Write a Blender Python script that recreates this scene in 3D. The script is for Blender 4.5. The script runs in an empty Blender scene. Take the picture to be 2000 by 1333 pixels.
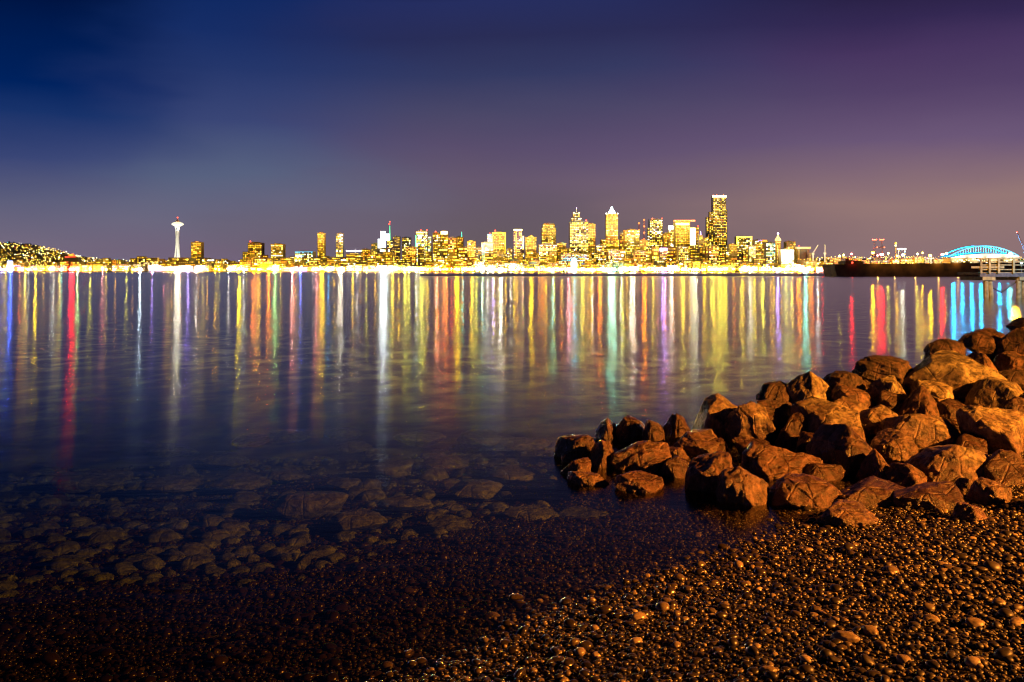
import bpy, math, random
import numpy as np
from mathutils import Vector, Matrix
SC = bpy.context.scene
COL = SC.collection
F = 1800.0; HX = 1000.0; HY = 531.0; CAMH = 2.0
rnd = random.Random(7); RG = np.random.default_rng(11)

# ---------------------------------------------------------------- camera
cd = bpy.data.cameras.new('camera'); cam = bpy.data.objects.new('camera', cd); COL.objects.link(cam)
cam.location = (0, 0, CAMH); cam.rotation_euler = (math.radians(90), 0, 0)
cd.sensor_width = 36; cd.lens = 36 * F / 2000.0; cd.shift_y = -(666.5 - HY) / 2000.0
cd.clip_start = 0.1; cd.clip_end = 60000
SC.camera = cam
SC.view_settings.view_transform = 'Standard'; SC.view_settings.look = 'None'
SC.view_settings.gamma = 1; SC.view_settings.exposure = 0; SC.view_settings.use_curve_mapping = False
SC.cycles.max_bounces = 8; SC.cycles.transparent_max_bounces = 12
SC.cycles.sample_clamp_indirect = 0; SC.cycles.use_light_tree = True; SC.cycles.light_sampling_threshold = 0.0
SC.cycles.caustics_reflective = False; SC.cycles.caustics_refractive = False
SC.cycles.use_denoising = True; SC.cycles.filter_width = 1.15; SC.cycles.use_adaptive_sampling = False

def lin(c):
    return tuple(((v / 255.0) / 12.92 if v / 255.0 <= 0.04045 else ((v / 255.0 + 0.055) / 1.055) ** 2.4) for v in c)

def NT(m): return m.node_tree.nodes, m.node_tree.links
def mth(N, L, op, a, b=None, c=None, clamp=False):
    n = N.new('ShaderNodeMath'); n.operation = op; n.use_clamp = clamp
    for i, v in enumerate((a, b, c)):
        if v is None: continue
        if isinstance(v, (int, float)): n.inputs[i].default_value = v
        else: L.new(v, n.inputs[i])
    return n.outputs[0]
def ramp(N, L, fac, stops, interp='LINEAR'):
    n = N.new('ShaderNodeValToRGB'); n.color_ramp.interpolation = interp
    e = n.color_ramp.elements
    while len(e) < len(stops): e.new(0.5)
    for k, (p, c) in zip(e, sorted(stops)):
        k.position = p; k.color = (c[0], c[1], c[2], 1) if not isinstance(c, (int, float)) else (c, c, c, 1)
    L.new(fac, n.inputs[0]); return n.outputs[0]
def mixc(N, L, fac, a, b, mode='MIX'):
    n = N.new('ShaderNodeMix'); n.data_type = 'RGBA'; n.blend_type = mode
    for s, v in ((n.inputs[0], fac), (n.inputs[6], a), (n.inputs[7], b)):
        if isinstance(v, (int, float)): s.default_value = v
        elif isinstance(v, tuple): s.default_value = (v[0], v[1], v[2], 1)
        else: L.new(v, s)
    return n.outputs[2]

# ---------------------------------------------------------------- world: night sky with city glow
W = bpy.data.worlds.new('World'); SC.world = W; W.use_nodes = True
N, L = W.node_tree.nodes, W.node_tree.links
bg = N['Background']; tc = N.new('ShaderNodeTexCoord'); sp = N.new('ShaderNodeSeparateXYZ'); L.new(tc.outputs['Generated'], sp.inputs[0])
hor = mth(N, L, 'SQRT', mth(N, L, 'ADD', mth(N, L, 'MULTIPLY', sp.outputs[0], sp.outputs[0]), mth(N, L, 'MULTIPLY', sp.outputs[1], sp.outputs[1])))
hor = mth(N, L, 'MAXIMUM', hor, 0.001)
nz = N.new('ShaderNodeTexNoise'); nz.inputs['Scale'].default_value = 3.0; nz.inputs['Detail'].default_value = 4
mp = N.new('ShaderNodeMapping'); mp.inputs['Scale'].default_value = (1, 1, 3.5); L.new(tc.outputs['Generated'], mp.inputs[0]); L.new(mp.outputs[0], nz.inputs['Vector'])
nv = mth(N, L, 'SUBTRACT', nz.outputs[0], 0.5)
tel = mth(N, L, 'ADD', mth(N, L, 'DIVIDE', sp.outputs[2], hor), mth(N, L, 'MULTIPLY', nv, 0.05))
# ramp factor: 0..0.32 of tan(elevation) -> 0..0.8 ; above -> 1
tf = mth(N, L, 'MULTIPLY', tel, 2.5, clamp=True)
def stops(lst):
    out = [(max(0, (HY - y) / F) * 2.5, lin(c)) for y, c in lst]
    out.append((0.80, tuple(v * 0.45 for v in lin(lst[0][1])))); out.append((1.0, tuple(v * 0.06 for v in lin(lst[0][1]))))
    return out
LEFT = stops([(0, (0, 10, 48)), (100, (0, 26, 78)), (200, (0, 34, 94)), (260, (24, 50, 106)), (330, (58, 70, 118)), (400, (94, 95, 124)), (470, (114, 105, 126))])
ML = stops([(0, (14, 40, 98)), (75, (22, 45, 102)), (150, (36, 54, 107)), (250, (58, 70, 118)), (350, (88, 98, 128)), (420, (108, 104, 127)), (480, (114, 100, 122))])
MID = stops([(0, (38, 46, 96)), (75, (42, 45, 86)), (150, (52, 58, 98)), (215, (74, 71, 104)), (280, (90, 78, 109)), (350, (103, 88, 110)), (470, (103, 90, 98))])
RIGHT = stops([(0, (36, 30, 64)), (75, (52, 40, 82)), (130, (72, 53, 96)), (210, (84, 65, 104)), (300, (108, 87, 120)), (400, (150, 120, 118)), (480, (142, 114, 116))])
# azimuth
az = mth(N, L, 'ADD', mth(N, L, 'DIVIDE', sp.outputs[0], hor), mth(N, L, 'MULTIPLY', nv, 0.34))
fl = N.new('ShaderNodeMapRange'); fl.inputs[1].default_value = -0.31; fl.inputs[2].default_value = -0.02; L.new(az, fl.inputs[0]); fl.interpolation_type = 'SMOOTHSTEP'
fr = N.new('ShaderNodeMapRange'); fr.inputs[1].default_value = -0.02; fr.inputs[2].default_value = 0.42; L.new(az, fr.inputs[0]); fr.interpolation_type = 'SMOOTHSTEP'
fq = N.new('ShaderNodeMapRange'); fq.inputs[1].default_value = -0.45; fq.inputs[2].default_value = -0.30; L.new(az, fq.inputs[0]); fq.interpolation_type = 'SMOOTHSTEP'
cl, cq, cm, cr = (ramp(N, L, tf, s) for s in (LEFT, ML, MID, RIGHT))
cl = mixc(N, L, fq.outputs[0], cl, cq)
c1 = mixc(N, L, fl.outputs[0], cl, cm); c2 = mixc(N, L, fr.outputs[0], c1, cr)
# physical sky long after sunset adds a trace of blue
sky = N.new('ShaderNodeTexSky'); sky.sky_type = 'NISHITA'; sky.sun_disc = False; sky.sun_elevation = math.radians(-8); sky.sun_rotation = math.radians(200)
c3 = mixc(N, L, 0.02, c2, sky.outputs[0], 'ADD')
L.new(c3, bg.inputs[0]); bg.inputs[1].default_value = 1.0

# sodium street lamp on the road behind the beach
def point(name, loc, col, power, radius=0.15, parent=None):
    l = bpy.data.lights.new(name, 'POINT'); l.color = col; l.energy = power; l.shadow_soft_size = radius
    o = bpy.data.objects.new(name, l); COL.objects.link(o); o.location = loc
    if parent: o.parent = parent
    return o
def spot(name, loc, target, col, power, angle, blend=0.6, radius=0.2):
    l = bpy.data.lights.new(name, 'SPOT'); l.color = col; l.energy = power; l.shadow_soft_size = radius
    l.spot_size = math.radians(angle); l.spot_blend = blend
    o = bpy.data.objects.new(name, l); COL.objects.link(o); o.location = loc
    o.rotation_euler = (Vector(target) - Vector(loc)).to_track_quat('-Z', 'Y').to_euler(); return o
SOD = (1.0, 0.295, 0.028)
spot('street_lamp_light', (13.0, 2.2, 5.6), (4.6, 8.3, 0.0), SOD, 45000, 74, 0.95, 0.10)

# ---------------------------------------------------------------- helpers
def link(name, me, mats=None, parent=None):
    o = bpy.data.objects.new(name, me); COL.objects.link(o)
    if mats:
        for m in (mats if isinstance(mats, (list, tuple)) else [mats]): me.materials.append(m)
    if parent: o.parent = parent
    return o
def tag(o, label=None, cat=None, group=None, kind=None):
    if label: o['label'] = label
    if cat: o['category'] = cat
    if group: o['group'] = group
    if kind: o['kind'] = kind
    return o
def empty(name, loc, label, cat, group=None, rz=0):
    o = bpy.data.objects.new(name, None); COL.objects.link(o); o.location = loc; o.rotation_euler.z = rz
    return tag(o, label, cat, group)
def mesh(name, V, Fc, smooth=False, mi=None):
    me = bpy.data.meshes.new(name); me.from_pydata([tuple(v) for v in V], [], [tuple(f) for f in Fc])
    if smooth: me.polygons.foreach_set('use_smooth', [True] * len(me.polygons))
    if mi is not None: me.polygons.foreach_set('material_index', mi)
    me.update(); return me
def mesh_np(name, V, T, smooth=True, mi=None):
    me = bpy.data.meshes.new(name); n = len(T)
    k = T.shape[1]
    me.vertices.add(len(V)); me.vertices.foreach_set('co', V.astype(np.float32).ravel())
    me.loops.add(n * k); me.loops.foreach_set('vertex_index', T.astype(np.int32).ravel())
    me.polygons.add(n); me.polygons.foreach_set('loop_start', np.arange(0, n * k, k, dtype=np.int32))
    me.polygons.foreach_set('use_smooth', np.full(n, smooth))
    if mi is not None: me.polygons.foreach_set('material_index', mi.astype(np.int32))
    me.update(calc_edges=True); me.validate(); return me
class MB:
    def __init__(s): s.V = []; s.F = []
    def box(s, x0, x1, y0, y1, z0, z1):
        b = len(s.V)
        s.V += [(x0, y0, z0), (x1, y0, z0), (x1, y1, z0), (x0, y1, z0), (x0, y0, z1), (x1, y0, z1), (x1, y1, z1), (x0, y1, z1)]
        s.F += [tuple(b + i for i in f) for f in ((0, 3, 2, 1), (4, 5, 6, 7), (0, 1, 5, 4), (1, 2, 6, 5), (2, 3, 7, 6), (3, 0, 4, 7))]
        return s
    def bar(s, p, q, r, n=6, r2=None, cap=True):
        p, q = Vector(p), Vector(q); d = (q - p).normalized(); r2 = r if r2 is None else r2
        u = d.orthogonal().normalized(); w = d.cross(u); b = len(s.V)
        for P, R in ((p, r), (q, r2)):
            for i in range(n):
                a = 2 * math.pi * i / n; s.V.append(tuple(P + u * (math.cos(a) * R) + w * (math.sin(a) * R)))
        for i in range(n): j = (i + 1) % n; s.F.append((b + i, b + j, b + n + j, b + n + i))
        if cap: s.F.append(tuple(b + n - 1 - i for i in range(n))); s.F.append(tuple(b + n + i for i in range(n)))
        return s
    def path(s, pts, r, n=6):
        for a, b in zip(pts[:-1], pts[1:]): s.bar(a, b, r, n)
        return s
    def lathe(s, prof, cx=0, cy=0, n=20):
        b = len(s.V)
        for R, z in prof:
            for i in range(n): a = 2 * math.pi * i / n; s.V.append((cx + R * math.cos(a), cy + R * math.sin(a), z))
        for k in range(len(prof) - 1):
            for i in range(n):
                j = (i + 1) % n; s.F.append((b + k * n + i, b + k * n + j, b + (k + 1) * n + j, b + (k + 1) * n + i))
        s.F.append(tuple(b + (n - 1 - i) for i in range(n))); s.F.append(tuple(b + (len(prof) - 1) * n + i for i in range(n)))
        return s
    def prism(s, poly, y0, y1):  # polygon in x,z extruded along y
        b = len(s.V); n = len(poly)
        s.V += [(x, y0, z) for x, z in poly] + [(x, y1, z) for x, z in poly]
        s.F.append(tuple(b + i for i in range(n))); s.F.append(tuple(b + 2 * n - 1 - i for i in range(n)))
        for i in range(n): j = (i + 1) % n; s.F.append((b + j, b + i, b + n + i, b + n + j))
        return s
    def build(s, name, mat, parent=None, smooth=False): return link(name, mesh(name, s.V, s.F, smooth), mat, parent)
def wx(px, Y): return (px - HX) / F * Y
def wz(py, Y): return CAMH - (py - HY) / F * Y

def ico(sub):
    t = (1 + 5 ** .5) / 2
    V = [(-1, t, 0), (1, t, 0), (-1, -t, 0), (1, -t, 0), (0, -1, t), (0, 1, t), (0, -1, -t), (0, 1, -t), (t, 0, -1), (t, 0, 1), (-t, 0, -1), (-t, 0, 1)]
    Fc = [(0, 11, 5), (0, 5, 1), (0, 1, 7), (0, 7, 10), (0, 10, 11), (1, 5, 9), (5, 11, 4), (11, 10, 2), (10, 7, 6), (7, 1, 8), (3, 9, 4), (3, 4, 2), (3, 2, 6), (3, 6, 8), (3, 8, 9), (4, 9, 5), (2, 4, 11), (6, 2, 10), (8, 6, 7), (9, 8, 1)]
    V = [Vector(v).normalized() for v in V]
    for _ in range(sub):
        c = {}; nf = []
        def m(a, b):
            k = (min(a, b), max(a, b))
            if k not in c: V.append(((V[a] + V[b]) / 2).normalized()); c[k] = len(V) - 1
            return c[k]
        for a, b, d in Fc:
            x, y, z = m(a, b), m(b, d), m(d, a); nf += [(a, x, z), (b, y, x), (d, z, y), (x, y, z)]
        Fc = nf
    return np.array([tuple(v) for v in V]), np.array(Fc)
ICO = {k: ico(k) for k in (0, 1, 2, 4, 5)}
def vnoise(P, seed=0):
    I = np.floor(P).astype(np.int64); f = P - I; f = f * f * (3 - 2 * f)
    def h(i, j, k):
        n = (i * 73856093) ^ (j * 19349663) ^ (k * 83492791) ^ (seed * 2654435761 & 0xffffffff)
        n = (n ^ (n >> 13)) * 1274126177 & 0x7fffffff; n = (n ^ (n >> 16)) & 0xffff
        return n / 65535.0
    r = 0
    for a in (0, 1):
        for b in (0, 1):
            for c in (0, 1):
                w = (f[:, 0] if a else 1 - f[:, 0]) * (f[:, 1] if b else 1 - f[:, 1]) * (f[:, 2] if c else 1 - f[:, 2])
                r = r + w * h(I[:, 0] + a, I[:, 1] + b, I[:, 2] + c)
    return r - 0.5
def fbm(P, oct=4, seed=0):
    r = 0; a = 1
    for o in range(oct): r = r + a * vnoise(P * (2 ** o) + 17.3 * o, seed + o); a *= 0.5
    return r

# ---------------------------------------------------------------- materials
def pmat(name, col, rough=0.7, metal=0.0, noise=0.25, scale=1.0):
    m = bpy.data.materials.new(name); m.use_nodes = True; N, L = NT(m); b = N['Principled BSDF']
    tc = N.new('ShaderNodeTexCoord'); n = N.new('ShaderNodeTexNoise'); n.inputs['Scale'].default_value = scale; n.inputs['Detail'].default_value = 5
    L.new(tc.outputs['Object'], n.inputs['Vector'])
    c = ramp(N, L, n.outputs[0], [(0.3, tuple(v * (1 - noise) for v in col)), (0.7, tuple(min(1, v * (1 + noise)) for v in col))])
    L.new(c, b.inputs['Base Color']); b.inputs['Roughness'].default_value = rough; b.inputs['Metallic'].default_value = metal
    return m
def emat(name, col, s, sample='NONE'):
    m = bpy.data.materials.new(name); m.use_nodes = True; N, L = NT(m); b = N['Principled BSDF']
    b.inputs['Base Color'].default_value = (0.2, 0.2, 0.2, 1); b.inputs['Emission Color'].default_value = (*col, 1); b.inputs['Emission Strength'].default_value = s
    m.cycles.emission_sampling = sample; return m

def rock_material(name, dry, wetc, under=False):
    m = bpy.data.materials.new(name); m.use_nodes = True; N, L = NT(m); b = N['Principled BSDF']
    tc = N.new('ShaderNodeTexCoord'); g = N.new('ShaderNodeNewGeometry'); s = N.new('ShaderNodeSeparateXYZ'); L.new(g.outputs['Position'], s.inputs[0])
    oi = N.new('ShaderNodeObjectInfo')
    def noise(sc, det=6, ro=0.6, dist=0.0):
        n = N.new('ShaderNodeTexNoise'); n.inputs['Scale'].default_value = sc; n.inputs['Detail'].default_value = det
        n.inputs['Roughness'].default_value = ro; n.inputs['Distortion'].default_value = dist; L.new(tc.outputs['Object'], n.inputs['Vector']); return n.outputs[0]
    n1 = noise(3.5, 8, 0.65, 0.6); n2 = noise(14, 8, 0.7); n3 = noise(60, 5, 0.7)
    base = ramp(N, L, n1, [(0.40, tuple(v * 0.16 for v in dry)), (0.5, tuple(v * 0.6 for v in dry)), (0.6, dry), (0.75, tuple(min(1, v * 1.35) for v in dry))])
    spk = ramp(N, L, n2, [(0.40, 0.22), (0.5, 0.8), (0.68, 1.25)])
    base = mixc(N, L, 1.0, base, spk, 'MULTIPLY')
    # per-rock tone
    tone = N.new('ShaderNodeMapRange'); tone.inputs[3].default_value = 0.6; tone.inputs[4].default_value = 1.3; L.new(oi.outputs['Random'], tone.inputs[0])
    base = mixc(N, L, 1.0, base, mixc(N, L, 1.0, tone.outputs[0], (1, 1, 1), 'MULTIPLY'), 'MULTIPLY')
    # wet algae-dark tidal zone
    zt = mth(N, L, 'ADD', s.outputs[2], mth(N, L, 'MULTIPLY', mth(N, L, 'SUBTRACT', n1, 0.5), 0.7))
    wet = N.new('ShaderNodeMapRange'); wet.inputs[1].default_value = 0.75; wet.inputs[2].default_value = 0.22; L.new(zt, wet.inputs[0])
    wc = ramp(N, L, n2, [(0.4, tuple(v * 0.25 for v in wetc)), (0.55, wetc), (0.68, tuple(min(1, v * 2.0) for v in wetc))])
    base = mixc(N, L, wet.outputs[0], base, wc)
    L.new(base, b.inputs['Base Color'])
    ro = mth(N, L, 'SUBTRACT', 0.78, mth(N, L, 'MULTIPLY', wet.outputs[0], 0.48)); ro = mth(N, L, 'ADD', ro, mth(N, L, 'MULTIPLY', mth(N, L, 'SUBTRACT', n3, 0.5), 0.4))
    L.new(ro, b.inputs['Roughness'])
    h = mth(N, L, 'ADD', mth(N, L, 'MULTIPLY', n2, 0.6), mth(N, L, 'MULTIPLY', n3, 0.25))
    wv = N.new('ShaderNodeTexVoronoi'); wv.feature = 'DISTANCE_TO_EDGE'; wv.inputs['Scale'].default_value = 4.5; L.new(tc.outputs['Object'], wv.inputs['Vector'])
    h = mth(N, L, 'ADD', h, mth(N, L, 'MULTIPLY', mth(N, L, 'MINIMUM', wv.outputs['Distance'], 0.06), 3.0))
    bp = N.new('ShaderNodeBump'); bp.inputs['Strength'].default_value = 1.0; bp.inputs['Distance'].default_value = 0.05; L.new(h, bp.inputs['Height']); L.new(bp.outputs[0], b.inputs['Normal'])
    return m
M_ROCK = [rock_material('granite_tan', (0.45, 0.40, 0.22), (0.13, 0.08, 0.06)), rock_material('granite_grey', (0.29, 0.17, 0.11), (0.11, 0.06, 0.045)), rock_material('basalt_dark', (0.10, 0.062, 0.045), (0.06, 0.032, 0.026))]
M_UNDER = rock_material('sunken_rock_weed', (0.10, 0.13, 0.025), (0.11, 0.135, 0.02))

# ---------------------------------------------------------------- rocks : pixel boxes from the photograph, placed on the sloping pile
PX = [1040, 1090, 1150, 1200, 1350, 1450, 1600, 1720, 1850, 1960, 2040, 2300]
YF_PY = [900, 905, 945, 968, 995, 1005, 1030, 1032, 1020, 985, 950, 900]
YF = [9.9, 9.6, 8.7, 8.3, 7.8, 7.65, 7.25, 7.2, 7.25, 7.5, 7.8, 8.4]
YB_PY = [850, 845, 818, 812, 800, 778, 728, 700, 665, 642, 630, 600]
YB = [10.6, 11.0, 11.8, 12.0, 12.2, 12.4, 12.8, 13.2, 13.8, 14.4, 15, 17]
def pileY(px, py):
    a = np.interp(px, PX, YF_PY); b = np.interp(px, PX, YB_PY); t = (a - py) / (a - b)
    return float(np.interp(px, PX, YF) * (1 - t) + np.interp(px, PX, YB) * t)
# x0,x1,y0,y1, material(0 tan 1 grey 2 dark), kind, seed, label
ROCKS = [
 (1085,1165,848,905,2,'round',1,'dark striped boulder at the far left tip of the rock pile'),
 (1096,1152,896,935,1,'slab',2,'small reddish faceted rock under the dark tip boulder'),
 (1148,1208,860,930,1,'wedge',3,'upright ribbed wedge rock beside the left tip boulder'),
 (1162,1216,816,864,2,'wedge',4,'small dark peaked rock on the left skyline of the pile'),
 (1203,1264,814,866,2,'round',5,'rounded dark rock second on the pile skyline from the left'),
 (1254,1298,820,884,2,'block',6,'black shaded rock third on the pile skyline from the left'),
 (1112,1195,922,950,0,'slab',7,'low bright orange slab at the water edge near the tip'),
 (1196,1302,860,940,1,'block',8,'large speckled boulder with orange upper right face near the tip'),
 (1205,1292,925,972,1,'slab',9,'low rock at the water edge below the large speckled boulder'),
 (1290,1362,810,882,2,'wedge',10,'dark pointed rock with a bright lower facet on the skyline'),
 (1308,1408,846,908,0,'slab',11,'pale arrow shaped rock left of the pile centre'),
 (1283,1348,893,950,2,'block',12,'dark red rock sunk in shade behind the front left boulders'),
 (1360,1446,772,862,0,'round',13,'tall boulder with a bright dome top above the pale arrow rock'),
 (1344,1432,888,990,1,'block',114,'big front boulder leaning left with barnacled base'),
 (1418,1516,784,872,0,'round',15,'boulder with a bright rounded cap right of the dome topped one'),
 (1458,1552,780,850,2,'block',16,'flat dark rock behind the bright capped boulder'),
 (1538,1622,727,802,0,'wedge',17,'bright peaked rock standing above the water on the skyline'),
 (1540,1666,782,872,0,'slab',18,'large pale slab with dark slanting cracks in the pile centre'),
 (1616,1692,776,818,0,'slab',19,'pale smooth rock just right of the cracked slab'),
 (1455,1602,866,948,1,'block',20,'massive brown boulder at the front centre of the pile'),
 (1400,1494,912,1006,0,'block',121,'front boulder with a fanned orange right face at the water edge'),
 (1592,1704,832,938,2,'block',22,'large dark boulder with a lit top corner right of centre'),
 (1688,1768,735,800,0,'wedge',23,'star shaped pale crest rock with a triangular lit facet'),
 (1663,1757,793,850,0,'block',24,'pale squared rock below the star shaped crest rock'),
 (1699,1787,843,908,0,'round',25,'pale dome shaped rock beside the large dark boulder'),
 (1496,1648,930,1002,1,'slab',26,'long layered rock with wavy bands along the front'),
 (1598,1718,986,1040,0,'slab',27,'flat tan rock lying on the pebbles at the foot of the pile'),
 (1612,1694,726,772,2,'round',28,'dark rounded rock right of the bright peaked rock'),
 (1672,1784,696,756,2,'round',29,'broad dark mound of rock on the upper skyline'),
 (1758,1950,690,770,0,'slab',30,'very large pale rock with a rippled bright face near the top'),
 (1812,1882,662,700,2,'round',31,'small dark rock on the skyline against the red streak'),
 (1878,1968,643,686,1,'slab',32,'brown flat topped slab near the top right of the pile'),
 (1955,2030,640,722,1,'block',33,'tall brown block at the right edge below the topmost rock'),
 (1975,2040,622,650,2,'round',34,'topmost dark rock at the right edge under the pier'),
 (1792,1867,744,788,0,'block',35,'pale crumbly rock under the very large pale rock'),
 (1752,1838,758,834,1,'wedge',36,'dark pyramid rock with one bright sliver on its right side'),
 (1893,2002,742,812,0,'wedge',37,'long pale rock pointing down left near the right edge'),
 (1738,1878,806,880,0,'block',38,'broad brown boulder with a scooped face right of centre'),
 (1888,2012,798,892,0,'slab',39,'large bright tilted slab at the right edge'),
 (1785,1922,866,958,0,'round',40,'large bright knobbly boulder low on the right side'),
 (1738,1812,908,968,1,'wedge',41,'brown triangular rock left of the bright knobbly boulder'),
 (1680,1754,882,960,1,'block',42,'brown rock below the pale dome shaped rock'),
 (1898,1966,936,994,0,'round',43,'rounded tan boulder resting on the pebbles at the right'),
 (1862,1910,936,978,0,'round',44,'small tan rock tucked behind the rounded tan boulder'),
 (1922,2030,884,950,2,'block',45,'dark brown boulder at the right edge above the pebbles'),
 (1850,1930,850,902,2,'slab',46,'dark narrow rock between the bright slab and knobbly boulder'),
 (1940,2030,722,766,2,'block',47,'dark rock wedged below the tall brown block'),
 (1815,1900,782,828,2,'slab',48,'dark flat slab under the pale crumbly rock'),
 (1862,1922,985,1028,1,'wedge',49,'small reddish rock half buried in the pebbles at the right'),
 (1630,1768,942,1002,2,'slab',50,'wet dark rock spread low above the flat tan rock'),
 (1512,1606,800,868,2,'block',51,'dark rock in shade left of the cracked slab'),
 (1552,1612,846,886,2,'slab',52,'small wet rock below the cracked slab'),
 (1752,1872,950,1014,2,'slab',53,'low dark rock in shade below the knobbly boulder'),
 (1946,2030,688,740,1,'slab',54,'brown rock leaning against the tall brown block'),
 (1362,1424,856,904,2,'block',55,'dark rock in the gap below the tall dome topped boulder'),
 (1712,1776,762,808,2,'block',56,'dark rock between the star crest rock and the pyramid rock'),
 (1882,1952,688,744,1,'wedge',57,'brown ridge rock right of the very large pale rock'),
 (1958,2030,778,836,2,'block',58,'dark rock above the large bright tilted slab'),
 (1626,1704,754,798,1,'slab',59,'brown sloping rock above the pale smooth rock'),
 (1436,1512,856,904,2,'slab',60,'dark slab in shade below the bright capped boulder'),
 (1098,1140,880,906,2,'round',61,'tiny dark rock touching the water under the striped boulder'),
 (1560,1640,905,950,2,'block',62,'dark rock between the massive brown boulder and its dark neighbour'),
 (1300,1352,872,905,1,'block',63,'small brown rock under the dark pointed rock'),
 (1480,1560,745,790,2,'round',64,'low dark rock behind the pile left of the bright peak'),
 (1820,1900,725,760,2,'slab',65,'dark shelf of rock under the rippled bright face'),
 (1700,1760,955,1000,1,'round',66,'small brown cobble boulder above the low wet rocks'),
]
def rock_mesh(name, seed, kind, a, b, c, sub):
    V, T = ICO[sub]; r = np.random.default_rng(seed * 7 + 3)
    k = {'round': 24, 'block': 15, 'wedge': 14, 'slab': 15}[kind]
    n = r.normal(size=(k, 3)); n /= np.linalg.norm(n, axis=1)[:, None]
    d = r.uniform(0.48, 0.80, k) if kind != 'round' else r.uniform(0.66, 0.86, k)
    if kind == 'slab': n = np.vstack([n, [[0.15, -0.35, 0.92], [-.1, .2, -.97]]]); d = np.append(d, [0.55, 0.6])
    if kind == 'wedge': n = np.vstack([n, [[0.66, -0.5, 0.56], [-0.72, -0.42, 0.5]]]); d = np.append(d, [0.5, 0.52])
    if kind == 'block': n = np.vstack([n, [[0.1, -0.62, 0.75], [0.0, -.95, -0.2]]]); d = np.append(d, [0.62, 0.66])
    n /= np.linalg.norm(n, axis=1)[:, None]
    q = V @ n.T; q = np.where(q > 0.05, d[None, :] / np.maximum(q, 0.05), 9.0); q = np.minimum(q, 1.05)
    p = 70.0; rad = (np.exp(-p * q).sum(axis=1)); rad = np.minimum(-np.log(rad) / p, 1.05)
    P = V * rad[:, None]
    off = r.uniform(0, 100, 3)
    P = P * (1 + 0.07 * fbm(P * 1.5 + off, 2, seed))[:, None]
    for _ in range(22):      # chipped corners
        m_ = r.normal(size=3); m_ /= np.linalg.norm(m_); h_ = P @ m_; dd = h_.max() * r.uniform(0.86, 0.975)
        P = P * np.where(h_ > dd, dd / np.maximum(h_, 1e-6), 1.0)[:, None]
    ridge = 1 - np.abs(fbm(P * 3.2 + off, 3, seed + 5)) * 2
    P = P * (1 + 0.045 * ridge + 0.06 * fbm(P * 6 + off, 5, seed + 9) )[:, None]
    # strata ledges
    ax = n[0]; s = P @ ax; P = P * (1 + 0.02 * np.sign(np.sin(s * 16 + 3 * fbm(P * 2, 2, seed))) * (r.random() < 0.6))[:, None]
    lo = P.min(0); hi = P.max(0); P = (P - (lo + hi) / 2) / ((hi - lo) / 2)
    P = P * np.array([a, b, c])
    return mesh_np(name, P, T)
ROCKPOS = []
def add_rock(x0, x1, y0, y1, mi, kind, seed, label, Y=None, group='boulders of the shore rock pile', under=False, name='boulder'):
    cx, cy = (x0 + x1) / 2, (y0 + y1) / 2
    if Y is None: Y = pileY(cx, (cy + y1) / 2)
    a = (x1 - x0) / 2 * Y / F * 1.1; c = (y1 - y0) / 2 * Y / F * 1.06
    b = max(0.8 * a, min(1.15 * a, 1.3 * c + 0.3 * a)); c2 = c * 1.05 if under else (c * 1.35 if kind != 'slab' else c * 1.25)
    z = wz(cy, Y) - (c2 - c)      # keep the top where the photo has it, root sinks into the pile
    if under: z = min(wz(cy, Y), -0.10 - c2)
    me = rock_mesh(name, seed, kind, a, b, c2, 5 if (a > 0.2 and not under) else 4)
    o = link(name, me, M_UNDER if under else M_ROCK[mi]); o.location = (wx(cx, Y), Y, z)
    tag(o, label, 'rock', group)
    ROCKPOS.append((wx(cx, Y), Y, z, a, b, c2)); return o
for R in ROCKS: add_rock(*R)
# beyond the right edge of the frame the embankment goes on
k = 0
for (px, py, w, h) in ((2070, 700, 110, 80), (2090, 800, 130, 90), (2080, 900, 120, 80), (2130, 650, 120, 80), (2180, 760, 140, 100), (2060, 960, 80, 50)):
    k += 1
    add_rock(px - w / 2, px + w / 2, py - h / 2, py + h / 2, k % 3, ('block', 'round', 'slab')[k % 3], 80 + k, 'brown boulder of the embankment past the right end of the pile', group='boulders past the right end of the pile')
NP = len(ROCKPOS)

# ---------------------------------------------------------------- near terrain: beach, sea bed and the mound under the rocks
SHN = (0.68, -0.733)
def base_z(X, Y):
    P = np.stack([X * 0.55, Y * 0.55, X * 0], -1).reshape(-1, 3)
    nz = (fbm(P, 3, 3).reshape(X.shape)) * 0.5
    d = SHN[0] * X + SHN[1] * (Y - 4.74) + nz * 0.55
    z = np.where(d > 0, 0.115 * d, 0.085 * d)
    z = np.where(z > 1.2, 1.2, z)
    z = np.where(z < -1.0, -1.0 + (z + 1.0) * 0.25, z); z = np.maximum(z, -7)
    return z + 0.03 * nz
def ground_z(X, Y):
    z = base_z(X, Y)
    for (x, y, zc, a, b, c) in ROCKPOS[:NP]:
        r2 = ((X - x) / (1.15 * a)) ** 2 + ((Y - y) / (1.2 * b)) ** 2
        top = zc - 0.25 * c; z = np.where(r2 < 6, np.maximum(z, z + (top - z) * np.exp(-r2 * 0.9) * (top > z)), z)
    return z
def spaced(lo, hi, c, step, grow):
    v = [c]; s = step
    while v[-1] < hi: v.append(v[-1] + s); s *= grow if v[-1] > c + 8 or v[-1] > 14 else 1
    u = [c]; s = step
    while u[-1] > lo: u.append(u[-1] - s); s *= grow if u[-1] < c - 8 or u[-1] < -6 else 1
    return np.array(sorted(set(u + v)))
xs = spaced(-3500, 3500, 2.0, 0.08, 1.12); ys = spaced(-60, 3485, 6.0, 0.08, 1.12)
GX, GY = np.meshgrid(xs, ys); GZ = ground_z(GX, GY)
nx, ny = len(xs), len(ys); idx = np.arange(nx * ny).reshape(ny, nx)
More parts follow.
